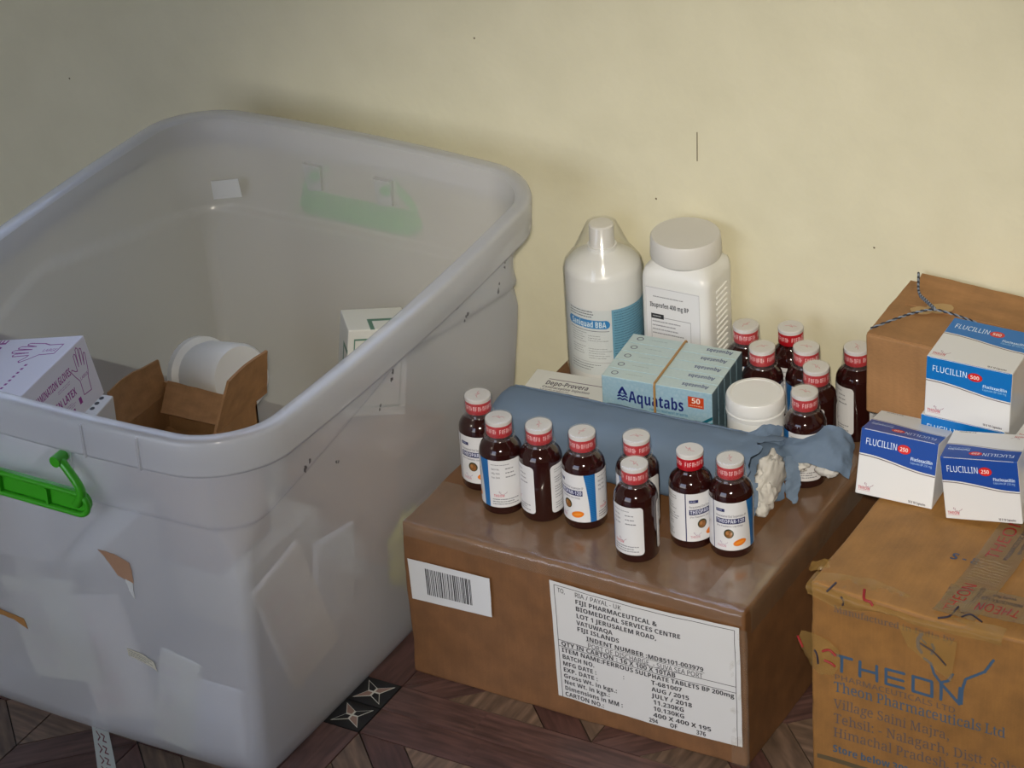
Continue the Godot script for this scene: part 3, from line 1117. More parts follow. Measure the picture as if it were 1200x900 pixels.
func middle_carton():
	var c := thing("shipping_carton", "brown shipping carton with address label and barcode carrying the bottles", "carton")
	var st := begin()
	var bend := dent(0.002, 2.0)
	rbox(st, 0.4, TOP - 0.0005, 0.4, 0.004, 24, [0, 1, 2, 3, 4, 5], {}, bend)
	obj("body", st.commit(), M.kraft, c)
	# the two top flaps meet under the tape: a shallow joint
	st = begin()
	patch(st, [[Vector3(0.002, TOP + 0.0004, -0.0865), Vector3(0.2, TOP + 0.001, -0.0865), Vector3(0.398, TOP + 0.0004, -0.0865)], [Vector3(0.002, TOP + 0.0012, -0.03), Vector3(0.2, TOP + 0.0022, -0.03), Vector3(0.398, TOP + 0.0012, -0.03)], [Vector3(0.002, TOP + 0.0004, 0.0008), Vector3(0.2, TOP + 0.0012, 0.0012), Vector3(0.398, TOP + 0.0002, 0.0008)], [Vector3(0.002, TOP - 0.014, 0.0034), Vector3(0.2, TOP - 0.016, 0.0036), Vector3(0.398, TOP - 0.014, 0.0034)]], 60, 24, 0.0002, 0.0007, 70.0)
	obj("tape", st.commit(), M.tape, c).set_meta("label", "clear tape along the near top edge")
	st = begin()
	patch(st, [[Vector3(0.352, TOP + 0.0018, -0.39), Vector3(0.352, TOP + 0.0018, -0.2), Vector3(0.352, TOP + 0.0022, -0.01)], [Vector3(0.38, TOP + 0.002, -0.39), Vector3(0.38, TOP + 0.002, -0.2), Vector3(0.38, TOP + 0.0022, -0.01)], [Vector3(0.4, TOP + 0.0008, -0.39), Vector3(0.4008, TOP + 0.0008, -0.2), Vector3(0.4, TOP + 0.0008, -0.01)], [Vector3(0.4025, TOP - 0.03, -0.39), Vector3(0.403, TOP - 0.03, -0.2), Vector3(0.4025, TOP - 0.03, -0.01)]], 50, 12, 0.0002, 0.0008, 60.0)
	obj("tape", st.commit(), M.tape, c).set_meta("label", "clear tape along the side edge")
	st = begin()
	patch(st, [[Vector3(0.384, 0.176, 0.0034), Vector3(0.404, 0.176, 0.0034)], [Vector3(0.384, 0.003, 0.0034), Vector3(0.404, 0.003, 0.0034)]], 6, 30, 0.0002, 0.001, 70.0)
	obj("tape", st.commit(), M.tape, c).set_meta("label", "clear tape down the near corner")
	# barcode sticker
	var im := ink(512, 272, Color(0.80, 0.81, 0.82))
	var x := 105.0
	var r := RandomNumberGenerator.new()
	r.seed = 12
	while x < 395:
		var w := r.randi_range(2, 7)
		rect(im, x, 42, w, 178, Color(0.10, 0.10, 0.11))
		x += w + r.randi_range(2, 7)
	st = begin()
	patch(st, [[Vector3(0.007, 0.152, 0.0034), Vector3(0.107, 0.1545, 0.0034)], [Vector3(0.009, 0.101, 0.0034), Vector3(0.107, 0.1055, 0.0034)]], 12, 8, 0.0002, 0.0003, 30.0)
	obj("barcode_sticker", st.commit(), paint(im, 0.45), c).set_meta("label", "white sticker with a black barcode")
	# address label
	im = ink(1024, 700, Color(0.80, 0.80, 0.80))
	var k := Color(0.13, 0.13, 0.15)
	frame(im, 22, 18, 978, 690, 3, k)
	var rows := [["TO,", 40, 56, "sans", 45], ["RIA / PAYAL - UK", 130, 56, "sans", 258], ["FIJI PHARMACEUTICAL &", 130, 96, "bold", 452], ["BIOMEDICAL SERVICES CENTRE", 130, 137, "bold", 580], ["LOT 1 JERUSALEM ROAD,", 130, 178, "bold", 448], ["VATUWAQA", 130, 219, "bold", 205], ["FIJI ISLANDS", 130, 257, "bold", 242], ["INDENT NUMBER :MD85101-003979", 180, 300, "bold", 650], ["PORT OF DISCHARGE  - SUVA SEA PORT", 185, 340, "sans", 640], ["QTY IN CARTON : 16 X 100 X 10TAB", 36, 374, "bold", 640], ["ITEM NAME:FERROUS SULPHATE TABLETS BP 200mg", 36, 413, "bold", 958], ["BATCH NO.", 36, 453, "bold", 190], [":", 375, 470, "bold", 12], ["MFG DATE :", 36, 494, "bold", 200], ["EXP. DATE :", 36, 533, "bold", 205], ["Gross Wt. in kgs.:", 36, 572, "bold", 310], ["Net Wt. in kgs.:", 36, 611, "bold", 268], ["Dimensions in MM :", 36, 650, "bold", 338], ["CARTON NO.:", 36, 688, "bold", 230], ["T-681007", 530, 453, "bold", 178], ["AUG / 2015", 530, 494, "bold", 216], ["JULY / 2018", 530, 533, "bold", 232], ["11.230KG", 535, 572, "bold", 182], ["10.130KG", 535, 611, "bold", 182], ["400 X 400 X 195", 535, 650, "bold", 330], ["294", 510, 688, "bold", 56], ["OF", 625, 688, "bold", 50], ["376", 770, 688, "bold", 60]]
	for q in rows:
		write(im, q[1], q[2] + 2, q[0], 36, k, q[3], q[4])
	rect(im, 180, 306, 650, 2, k)
	rect(im, 22, 344, 978, 3, k)
	rect(im, 22, 380, 978, 3, k)
	st = begin()
	patch(st, [[Vector3(0.1795, 0.174, 0.0034), Vector3(0.29, 0.1735, 0.0046), Vector3(0.3955, 0.178, 0.0036)], [Vector3(0.181, 0.10, 0.0034), Vector3(0.29, 0.10, 0.005), Vector3(0.396, 0.103, 0.0036)], [Vector3(0.1825, 0.028, 0.0034), Vector3(0.29, 0.0265, 0.0042), Vector3(0.396, 0.029, 0.0034)]], 24, 16, 0.0002, 0.0006, 25.0)
	obj("address_label", st.commit(), paint(im, 0.5), c).set_meta("label", "large white printed address label")

const PX := 0.482    # left side of the printed carton
const PZ := 0.022    # its near face

func figure_logo(im: Image, o: Vector2, s: float, c: Color, tall := 1.0):
	# two head-like crescents, an arm and a long reaching curve
	var P := func(a: float, b: float) -> Vector2: return o + Vector2(a, b * tall) * s
	stroke(im, [P.call(10, -8), P.call(2, 4), P.call(3, 18), P.call(10, 26)], 8 * s, c)
	stroke(im, [P.call(8, 0), P.call(20, 8)], 4 * s, c)
	stroke(im, [P.call(34, 6), P.call(39, 14), P.call(34, 24)], 6 * s, c)
	stroke(im, [P.call(18, 36), P.call(34, 42), P.call(42, 58), P.call(58, 72), P.call(74, 66), P.call(84, 52)], 6 * s, c)
	stroke(im, [P.call(106, 102), P.call(106, 74), P.call(112, 56), P.call(130, 46), P.call(152, 34), P.call(170, 8)], 6 * s, c)

func printed_carton():
	var c := thing("printed_carton", "tan carton with blue printed address and torn tape under the capsule boxes", "carton")
	var w := 0.42
	var d := 0.405
	# print on the near face
	var im := kraft_image(1024, 660, Color(0.53, 0.37, 0.18), 61)
	var blue := Color(0.215, 0.31, 0.42)
	var grey := Color(0.33, 0.29, 0.30)
	write(im, 55, 66, "Manufactured in India by", 27, grey, "serif", 312)
	figure_logo(im, Vector2(270, 76), 1.1, blue, 1.4)
	# the name in wide letters drawn as strokes
	for q in [[[82, 0], [142, 0]], [[112, 0], [112, 58]], [[168, 0], [168, 58]], [[168, 29], [222, 29]], [[222, 0], [222, 58]], [[252, 0], [308, 0]], [[252, 29], [305, 29]], [[252, 58], [308, 58]], [[252, 0], [252, 58]], [[335, 0], [392, 0], [392, 58], [335, 58], [335, 0]], [[420, 58], [420, 0], [476, 58], [476, 0]]]:
		var line := []
		for p in q:
			line.append(Vector2(55 + (p[0] - 82) * 0.827, 191 + p[1] * 0.76))
		stroke(im, line, 8, blue)
	write(im, 56, 264, "PHARMACEUTICALS LTD", 21, grey, "sans", 324)
	write(im, 56, 300, "Theon Pharmaceuticals Ltd", 40, blue, "serif", 448)
	write(im, 56, 350, "Village Saini Majra,", 38, grey, "serif", 306)
	write(im, 56, 394, "Tehsil: - Nalagarh, Distt. Solan", 38, grey, "serif", 500)
	write(im, 56, 436, "Himachal Pradesh, 174101", 38, grey, "serif", 430)
	write(im, 54, 482, "Store below 30° C", 28, blue, "bold", 230)
	rect(im, 14, 500, 990, 14, Color(0.33, 0.28, 0.19))
	var st := begin()
	var bend := func(p: Vector3) -> Vector3:
		var q: Vector3 = dent(0.0025, 9.0).call(p)
		# the near top edge sags between the corners and the lid is pushed in
		var near := smoothstep(-0.09, 0.0, p.z) * smoothstep(HIGH - 0.03, HIGH, p.y)
		var along := smoothstep(0.03, 0.13, p.x) * (1.0 - 0.35 * smoothstep(0.16, 0.3, p.x))
		return q + Vector3(0, -0.006 * near * along, 0)
	rbox(st, w, HIGH, d, 0.004, 26, [0], {0: [Vector2(0, 0), Vector2(1, 0), Vector2(0, 1)]}, bend)
	var mesh := st.commit()
	st = begin()
	rbox(st, w, HIGH, d, 0.004, 26, [1, 2, 3, 4, 5], {}, bend)
	st.commit(mesh)
	var body := obj("body", mesh, [paint(im, 0.65), M.kraft_gold], c)
	body.position = Vector3(PX, 0.0005, PZ)
	# blue stamp on the lid
	im = ink(256, 96, Color(0.2, 0.3, 0.5, 0.0))
	write(im, 10, 72, "S - 8", 76, Color(0.24, 0.30, 0.42, 0.9), "bold", 230)
	var m := paint(im, 0.65)
	m.transparency = BaseMaterial3D.TRANSPARENCY_ALPHA
	st = begin()
	slab(st, PackedVector2Array([Vector2(0, 0), Vector2(0.034, -0.002), Vector2(0.034, 0.015), Vector2(0, 0.017)]), Vector3(0.586, HIGH + 0.0022, -0.066), Vector3.RIGHT, Vector3.FORWARD, 0.0001)
	obj("stamp", st.commit(), m, c).set_meta("label", "small blue stamped mark")
	# printed tape across the lid: one strip along z, one along x
	var tape := Color(0.60, 0.50, 0.35, 0.34)
	im = ink(768, 192, tape)
	for k in 3:
		write(im, 18 + k * 345, 92, "THEON", 80, Color(0.58, 0.13, 0.15, 0.85), "sans", 205)
		write(im, 24 + k * 345, 136, "PHARMACEUTICALS LTD", 28, Color(0.20, 0.18, 0.24, 0.75), "bold", 190)
		write(im, 64 + k * 345, 168, "quality first", 24, Color(0.20, 0.18, 0.24, 0.7), "bold", 110)
		for r in 9:
			rect(im, 235 + k * 345 + r * 14, 20, 4, 150, Color(0.70, 0.62, 0.48, 0.42))
	var tm := paint(im, 0.2)
	tm.transparency = BaseMaterial3D.TRANSPARENCY_ALPHA
	var Y := HIGH + 0.0035
	# running from the near edge towards the wall, reading up the strip
	strip(c, "printed_tape", [Vector3(0.604, Y - 0.005, 0.012), Vector3(0.610, Y - 0.001, -0.05), Vector3(0.611, Y + 0.0005, -0.14), Vector3(0.613, Y, -0.26)], Vector3(0.043, 0.0005, 0.002), tm, 0.0009)
	strip(c, "printed_tape", [Vector3(0.86, Y + 0.001, 0.008), Vector3(0.72, Y, 0.006), Vector3(0.65, Y - 0.002, 0.006), Vector3(0.605, Y - 0.005, 0.008)], Vector3(0.0, 0.001, -0.041), tm, 0.0012)
	# torn clear tape at the corner and over the near edge
	var torn := glassy(Color(0.70, 0.56, 0.32, 0.20), 0.3)
	torn.roughness = 0.3
	st = begin()
	patch(st, [[Vector3(PX - 0.001, HIGH + 0.003, 0.006), Vector3(0.53, HIGH + 0.001, -0.006), Vector3(0.575, HIGH - 0.001, 0.0), Vector3(0.60, HIGH - 0.005, 0.012), Vector3(0.68, HIGH - 0.001, 0.012)], [Vector3(PX - 0.003, HIGH - 0.001, PZ + 0.003), Vector3(0.53, HIGH - 0.004, PZ + 0.004), Vector3(0.575, HIGH - 0.007, PZ + 0.003), Vector3(0.60, HIGH - 0.009, PZ + 0.003), Vector3(0.68, HIGH - 0.005, PZ + 0.003)], [Vector3(PX - 0.001, HIGH - 0.010, PZ + 0.004), Vector3(0.515, HIGH - 0.019, PZ + 0.0035), Vector3(0.56, HIGH - 0.010, PZ + 0.004), Vector3(0.60, HIGH - 0.014, PZ + 0.004), Vector3(0.68, HIGH - 0.012, PZ + 0.0035)]], 60, 16, 0.0002, 0.0016, 60.0)
	obj("torn_tape", st.commit(), torn, c).set_meta("label", "torn yellowed tape along the near top edge")
	st = begin()
	patch(st, [[Vector3(0.575, HIGH - 0.02, PZ + 0.0035), Vector3(0.635, HIGH - 0.022, PZ + 0.0035)], [Vector3(0.585, HIGH - 0.042, PZ + 0.0035), Vector3(0.63, HIGH - 0.07, PZ + 0.0035)]], 16, 10, 0.0002, 0.0008, 90.0)
	obj("torn_tape", st.commit(), torn, c)
	st = begin()
	patch(st, [[Vector3(PX - 0.012, 0.207, PZ - 0.004), Vector3(PX + 0.01, 0.213, PZ + 0.0035), Vector3(PX + 0.03, 0.204, PZ + 0.0035)], [Vector3(PX - 0.016, 0.192, PZ - 0.006), Vector3(PX + 0.01, 0.19, PZ + 0.005), Vector3(PX + 0.032, 0.186, PZ + 0.0035)], [Vector3(PX - 0.004, 0.172, PZ - 0.004), Vector3(PX + 0.01, 0.168, PZ + 0.004), Vector3(PX + 0.026, 0.170, PZ + 0.0035)]], 14, 12, 0.0002, 0.0016, 80.0)
	obj("torn_tape", st.commit(), torn, c).set_meta("label", "loose tape end at the corner with red print")
	st = begin()
	patch(st, [[Vector3(PX - 0.006, HIGH + 0.012, 0.006), Vector3(PX + 0.006, HIGH + 0.009, -0.012)], [Vector3(PX - 0.008, HIGH + 0.004, 0.01), Vector3(PX + 0.008, HIGH + 0.003, -0.004)]], 10, 8, 0.0003, 0.003, 150.0)
	obj("torn_tape", st.commit(), torn, c)
	# stray red and dark print on the torn ends
	var red := mat(Color(0.55, 0.10, 0.12), 0.5)
	var dk := mat(Color(0.12, 0.11, 0.2), 0.5)
	for q in [[[Vector3(0.501, 0.2675, PZ + 0.004), Vector3(0.508, 0.276, PZ - 0.003)], dk, 0.0011], [[Vector3(0.516, 0.2665, PZ + 0.0045), Vector3(0.519, 0.262, PZ + 0.0048), Vector3(0.518, 0.257, PZ + 0.0048)], dk, 0.001], [[Vector3(0.536, 0.274, 0.016), Vector3(0.54, 0.270, PZ + 0.004), Vector3(0.546, 0.269, PZ + 0.004), Vector3(0.549, 0.2655, PZ + 0.0045)], red, 0.0014], [[Vector3(0.497, 0.197, PZ + 0.0058), Vector3(0.504, 0.20, PZ + 0.0052), Vector3(0.511, 0.195, PZ + 0.005)], red, 0.0013], [[Vector3(0.499, 0.187, PZ + 0.006), Vector3(0.506, 0.185, PZ + 0.0055), Vector3(0.51, 0.182, PZ + 0.005)], red, 0.0013], [[Vector3(0.488, 0.195, PZ + 0.0045), Vector3(0.491, 0.19, PZ + 0.005), Vector3(0.492, 0.18, PZ + 0.005)], dk, 0.001], [[Vector3(0.466, 0.2, PZ - 0.004), Vector3(0.472, 0.189, PZ - 0.003)], red, 0.0013], [[Vector3(0.598, 0.237, PZ + 0.005), Vector3(0.613, 0.23, PZ + 0.005), Vector3(0.625, 0.219, PZ + 0.005)], dk, 0.0008], [[Vector3(0.613, HIGH - 0.004, 0.02), Vector3(0.622, HIGH - 0.0035, 0.013), Vector3(0.626, HIGH + 0.001, 0.001)], dk, 0.0011], [[Vector3(0.636, HIGH + 0.003, 0.018), Vector3(0.642, HIGH + 0.004, 0.012), Vector3(0.65, HIGH + 0.004, 0.015), Vector3(0.657, HIGH + 0.004, 0.019)], dk, 0.0009]]:
		st = begin()
		tube(st, smooth_path(q[0], 8), q[2], 6)
		obj("print_stroke", st.commit(), q[1], c)

func strip(c: Node, called: String, along: Array, across: Vector3, m: Material, crumple: float):
	var st := begin()
	var a := []
	var b := []
	for p in along:
		a.append(p)
		b.append(p + across)
	patch(st, [a, b], 60, 12, 0.0002, crumple, 70.0)
	return obj(called, st.commit(), m, c)

func back_carton():
	var w := 0.3
	var h := 0.094
	var d := 0.122
	var c := thing("brown_carton", "small plain brown carton tied with dark cord, behind the upright capsule box", "carton", Vector3(0.406, HIGH + 0.003, -0.283))
	var st := begin()
	rbox(st, w, h, d, 0.003, 12, [0, 1, 2, 3, 4, 5], {}, dent(0.0012, 5.0))
	obj("body", st.commit(), M.kraft_pale, c)
	# lid flaps: the front one lies down, the rear one stands a little proud
	st = begin()
	patch(st, [[Vector3(0.0, h + 0.003, -d + 0.004), Vector3(0.15, h + 0.002, -d + 0.004), Vector3(w, h + 0.002, -d + 0.004)], [Vector3(0.0, h + 0.002, -0.06), Vector3(0.15, h + 0.002, -0.06), Vector3(w, h + 0.002, -0.06)], [Vector3(0.001, h + 0.001, -0.001), Vector3(0.15, h + 0.001, -0.001), Vector3(w, h + 0.001, -0.001)]], 24, 12, 0.002, 0.0012, 30.0)
	obj("lid_flap", st.commit(), M.kraft_pale, c)
	st = begin()
	patch(st, [[Vector3(0.012, h + 0.013, -d + 0.001), Vector3(0.15, h + 0.008, -d), Vector3(w, h + 0.006, -d)], [Vector3(0.012, h + 0.006, -0.098), Vector3(0.15, h + 0.005, -0.095), Vector3(w, h + 0.004, -0.09)], [Vector3(0.014, h + 0.003, -0.07), Vector3(0.15, h + 0.003, -0.065), Vector3(w, h + 0.003, -0.06)]], 24, 8, 0.002, 0.001, 30.0)
	obj("lid_flap", st.commit(), M.kraft_pale, c)
	# pale oval where a label was torn off
	st = begin()
	slab(st, oval(0.052, 0.072, 0.015, 0.010, 0.5), Vector3(0, h + 0.0048, 0), Vector3.RIGHT, Vector3.FORWARD, 0.0002)
	slab(st, oval(0.036, 0.062, 0.012, 0.008, 0.2), Vector3(0, h + 0.0040, 0), Vector3.RIGHT, Vector3.FORWARD, 0.0002)
	obj("torn_patch", st.commit(), mat(Color(0.70, 0.58, 0.40), 0.7), c).set_meta("label", "pale oval patch of torn paper")
	# twisted cord
	var cord := thing("cord", "dark and white twisted cord lying across the small brown carton", "cord", Vector3(0.406, HIGH + h + 0.0085, -0.283))
	var runs := [[Vector3(0.003, -0.001, -0.006), Vector3(0.02, -0.0005, -0.035), Vector3(0.034, 0.001, -0.052), Vector3(0.050, 0.0014, -0.064), Vector3(0.076, 0.0014, -0.062), Vector3(0.10, 0.0014, -0.056)], [Vector3(0.010, 0.0095, -0.115), Vector3(0.022, 0.003, -0.088), Vector3(0.036, 0.0025, -0.075), Vector3(0.050, 0.0022, -0.064)]]
	for r in runs.size():
		var path := smooth_path(runs[r], 90)
		for k in 2:
			var hel := []
			for i in path.size():
				var t := i * (0.75 if r == 0 else 0.9) + k * PI
				hel.append(path[i] + Vector3(sin(t) * 0.5, cos(t), sin(t) * 0.8) * (0.0008 if r == 0 else 0.0012))
			st = begin()
			tube(st, hel, 0.0008 if r == 0 else 0.0013, 6)
			obj("strand", st.commit(), mat(Color(0.16, 0.18, 0.23), 0.7) if k == 0 else mat(Color(0.50, 0.54, 0.60), 0.6), cord)

func oval(x: float, y: float, rx: float, ry: float, turn: float) -> PackedVector2Array:
	var p := PackedVector2Array()
	for k in 20:
		p.append(Vector2(x, y) + (Vector2.from_angle(TAU * k / 20.0) * Vector2(rx, ry) * rng.randf_range(0.93, 1.05)).rotated(turn))
	return p

# ---------------------------------------------------------------- capsule boxes
func capsule_print(strength: String, blue: Color) -> Image:
	var im := ink(512, 448, Color(0.86, 0.86, 0.86))
	var edge := func(x: float) -> float: return 168.0 + 46.0 * (0.5 - 0.5 * cos(PI * clampf((x - 40.0) / 440.0, 0, 1)))
	for x in 512:
		var e: float = edge.call(x)
		rect(im, x, 0, 1, int(e), blue)
		rect(im, x, int(e) + 9, 1, 4, Color(0.30, 0.22, 0.24))
		rect(im, x, int(e) + 13, 1, 3, Color(0.62, 0.60, 0.62))
	write(im, 34, 104, "FLUCILLIN", 62, Color(0.90, 0.93, 0.97), "sans", 218)
	dot(im, 292, 86, 44, 31, Color(0.80, 0.13, 0.12))
	write(im, 262, 101, strength, 38, Color(0.95, 0.88, 0.86), "bold", 62)
	write(im, 338, 148, "Flucloxacillin", 30, Color(0.88, 0.92, 0.97), "bold", 152)
	write(im, 338, 170, "Capsules BP " + strength + " mg", 19, Color(0.80, 0.87, 0.95), "sans", 150)
	write(im, 16, 412, "THEON", 28, Color(0.72, 0.28, 0.32), "bold", 84)
	figure_logo(im, Vector2(58, 366), 0.34, Color(0.55, 0.36, 0.45))
	rect(im, 18, 417, 80, 2, Color(0.75, 0.45, 0.48))
	write(im, 352, 432, "10 X 10 Capsules", 22, Color(0.22, 0.2, 0.22), "bold", 120)
	return im

func capsule_boxes():
	var full := [Vector2(0, 0), Vector2(1, 0), Vector2(0, 1)]
	var upside := [Vector2(1, 1), Vector2(-1, 0), Vector2(0, -1)]
	var plain := [Vector2(0.3, 0.62), Vector2(0.3, 0), Vector2(0, 0.2)]
	var p250 := paint(capsule_print("250", Color(0.07, 0.27, 0.60)), 0.28)
	var p500 := paint(capsule_print("500", Color(0.02, 0.43, 0.73)), 0.28)
	var low := {0: full, 4: upside, 1: full, 2: plain, 3: plain, 5: plain}
	var tall := {0: full, 4: full, 1: full, 2: plain, 3: plain, 5: plain}
	var specs := [
		["white and dark blue capsule box overhanging the printed carton's corner", Vector3(0.4583, HIGH + 0.0025, -0.1373), 3.2, Vector3(0.0811, 0.0706, 0.0582), -1.1, -12.2, p250, low],
		["white and dark blue capsule box tilted on the printed tape", Vector3(0.5586, HIGH + 0.0025, -0.1317), 6.8, Vector3(0.0779, 0.0714, 0.0516), 6.1, 0.0, p250, low],
		["white and light blue capsule box marked 500, topmost of its stack", Vector3(0.5075, HIGH + 0.0745, -0.1955), 2.8, Vector3(0.0886, 0.0687, 0.0815), -1.6, 0.0, p500, tall],
		["white and light blue capsule box mostly hidden under the topmost one", Vector3(0.5035, HIGH + 0.0015, -0.197), 0.5, Vector3(0.0886, 0.072, 0.080), 0.0, 0.0, p500, tall],
		["white and light blue capsule box at the picture's edge beside the stack", Vector3(0.603, HIGH + 0.0015, -0.192), 0.0, Vector3(0.0886, 0.072, 0.080), 0.0, 0.0, p500, tall]]
	for s in specs:
		var o := thing("capsule_box", s[0], "medicine box", s[1], 0.0, "capsule boxes on the printed carton")
		o.basis = Basis(Vector3.UP, deg_to_rad(s[2])) * Basis(Vector3.RIGHT, deg_to_rad(s[5])) * Basis(Vector3.BACK, deg_to_rad(s[4]))
		var st := begin()
		var z: Vector3 = s[3]
		var b: Basis = o.basis
		var ground: float = HIGH + 0.002 - s[1].y
		# a squashed carton: its underside stays on the lid
		var settle := func(p: Vector3) -> Vector3:
			var q: Vector3 = b * p
			return p if q.y >= ground else b.inverse() * Vector3(q.x, ground, q.z)
		rbox(st, z.x, z.y, z.z, 0.0012, 1, [0, 1, 2, 3, 4, 5], s[7])
		var mesh := st.commit()
		if s[5] != 0.0:
			var md := MeshDataTool.new()
			md.create_from_surface(mesh, 0)
			for i in md.get_vertex_count():
				md.set_vertex(i, settle.call(md.get_vertex(i)))
			mesh.clear_surfaces()
			md.commit_to_surface(mesh)
		obj("box", mesh, s[6], o)
		# tuck flap slot line along the top of the near face
		st = begin()
		plain_box(st, Vector3(0.004, z.y - 0.0006, 0.0), Vector3(z.x - 0.004, z.y + 0.0002, 0.0004))
		obj("tuck_flap", st.commit(), s[6], o)

# ---------------------------------------------------------------- white bottles and jars
func back_bottles():
	# tall round bottle in film
	var j := thing("disinfectant_bottle", "tall round white bottle wrapped in clear film with a pale blue label", "bottle", Vector3(0.0555, TOP + 0.001, -0.363), deg_to_rad(31))
	var st := begin()
	lathe(st, [Vector2(0, 0), Vector2(0.040, 0), Vector2(0.0428, 0.003), Vector2(0.0428, 0.134), Vector2(0.0418, 0.1395), Vector2(0.038, 0.1440), Vector2(0.030, 0.1495), Vector2(0.020, 0.1545), Vector2(0.0165, 0.1575), Vector2(0.0165, 0.162), Vector2(0, 0.162)], 48)
	obj("body", st.commit(), M.white, j)
	st = begin()
	lathe(st, [Vector2(0.0135, 0.158), Vector2(0.0142, 0.160), Vector2(0.0138, 0.1865), Vector2(0.0125, 0.188), Vector2(0, 0.1885)], 36)
	obj("cap", st.commit(), mat(Color(0.86, 0.85, 0.83), 0.4), j)
	var im := ink(1024, 560, Color(0.84, 0.86, 0.86))
	var sky := Color(0.10, 0.50, 0.76)
	var k := Color(0.22, 0.25, 0.28)
	rect(im, 556, 0, 468, 560, Color(0.42, 0.64, 0.74))
	rect(im, 0, 0, 20, 560, Color(0.60, 0.75, 0.82))
	greek(im, 575, 22, 420, 24, 22, 6, Color(0.14, 0.30, 0.40))
	greek(im, 150, 12, 360, 3, 22, 9, k)
	dot(im, 165, 122, 38, 36, sky)
	dot(im, 500, 122, 38, 36, sky)
	rect(im, 165, 87, 335, 71, sky)
	write(im, 165, 148, "Saniquad BBA", 68, Color(0.88, 0.94, 0.97), "bold", 345)
	rect(im, 150, 178, 380, 4, k)
	for q in [[170, 200, 160, 5], [170, 320, 160, 4], [340, 220, 180, 3], [340, 330, 190, 5]]:
		greek(im, q[0], q[1], q[2], q[3], 20, 5, Color(0.45, 0.47, 0.48))
	rect(im, 150, 450, 380, 3, Color(0.6, 0.6, 0.6))
	greek(im, 150, 470, 300, 3, 22, 6, k)
	st = begin()
	lathe(st, [Vector2(0.0432, 0.018), Vector2(0.0432, 0.101)], 48, deg_to_rad(-88), deg_to_rad(88))
	obj("label", st.commit(), paint(im, 0.4), j)
	st = begin()
	var prof := [Vector2(0.0445, 0.002), Vector2(0.0445, 0.134), Vector2(0.0425, 0.142), Vector2(0.032, 0.155), Vector2(0.0165, 0.1885), Vector2(0.013, 0.1895), Vector2(0, 0.1898)]
	lathe(st, prof, 48)
	var film := st.commit()
	var md := MeshDataTool.new()
	md.create_from_surface(film, 0)
	for i in md.get_vertex_count():
		var v := md.get_vertex(i)
		md.set_vertex(i, v + Vector3(v.x, 0, v.z).normalized() * 0.0012 * (0.3 + noise.get_noise_3dv(v * 55.0)))
	film.clear_surfaces()
	md.commit_to_surface(film)
	obj("film_wrap", film, M.film, j)
	# square jar with a wide round lid
	var q := thing("square_jar", "square white plastic jar with a wide round lid and printed label", "jar", Vector3(0.1575, TOP + 0.001, -0.3665), deg_to_rad(2.0))
	st = begin()
	var W := 0.082
	var D := 0.070
	var rows := []
	for e in [[0.0, 0.93], [0.002, 0.985], [0.006, 1.0], [0.148, 1.0], [0.153, 0.985], [0.160, 0.93], [0.167, 0.80], [0.170, 0.70]]:
		var ring := []
		var f: float = e[1]
		for s in 49:
			var a := TAU * (s % 48) / 48.0
			var v := Vector2(sin(a), cos(a))
			var m := pow(pow(absf(v.x), 9.0) + pow(absf(v.y), 9.0), -1.0 / 9.0)
			m = lerpf(m, 1.0, clampf((0.9 - f) / 0.2, 0, 1))
			ring.append(Vector3(v.x * m * W / 2 * f, e[0], v.y * m * D / 2 * f))
		rows.append(ring)
	rows.reverse()
	grid(st, rows)
	for s in 48:
		tri(st, Vector3.ZERO, rows[rows.size() - 1][s + 1], rows[rows.size() - 1][s], [Vector3.DOWN, Vector3.DOWN, Vector3.DOWN], [Vector2.ZERO, Vector2.ZERO, Vector2.ZERO])
	obj("body", st.commit(), M.white, q)
	st = begin()
	lathe(st, [Vector2(0.033, 0.166), Vector2(0.0385, 0.170), Vector2(0.0392, 0.172), Vector2(0.0385, 0.1925), Vector2(0.037, 0.195), Vector2(0, 0.1955)], 56)
	obj("lid", st.commit(), mat(Color(0.82, 0.81, 0.79), 0.45), q)
	im = ink(640, 700, Color(0.86, 0.86, 0.87))
	frame(im, 4, 4, 632, 692, 3, Color(0.68, 0.68, 0.7))
	greek(im, 90, 62, 330, 1, 20, 7, Color(0.4, 0.4, 0.42))
	write(im, 46, 142, "Ibuprofen 400 mg BP", 44, Color(0.16, 0.16, 0.18), "bold", 470)
	for b in [[0, 190, 5], [0, 400, 6]]:
		frame(im, 60, b[1] + 20, 470, 170, 3, Color(0.4, 0.4, 0.42))
		rect(im, 60, b[1], 150, 34, Color(0.13, 0.13, 0.15))
		greek(im, 80, b[1] + 12, 110, 1, 10, 8, Color(0.75, 0.75, 0.75))
		greek(im, 74, b[1] + 50, 400, b[2] - 1, 28, 8, Color(0.42, 0.42, 0.45))
	st = begin()
	patch(st, [[Vector3(-0.0335, 0.142, D / 2 + 0.0004), Vector3(0.031, 0.142, D / 2 + 0.0004)], [Vector3(-0.0335, 0.02, D / 2 + 0.0004), Vector3(0.031, 0.02, D / 2 + 0.0004)]], 6, 6, 0.0002)
	obj("label", st.commit(), paint(im, 0.5), q)
	var ribm := mat(Color(0.93, 0.93, 0.92), 0.3)
	for rib in 18:
		st = begin()
		var y := 0.014 + rib * 0.0072
		tube(st, [Vector3(W / 2, y, 0.0135), Vector3(W / 2, y, -0.0135)], 0.0014, 6)
		obj("grip_rib", st.commit(), ribm, q)
	# small white pot
	var p := thing("ointment_jar", "small round white jar with a flat lid between the tablet boxes and bottles", "jar", Vector3(0.2925, TOP + 0.001, -0.2545))
	st = begin()
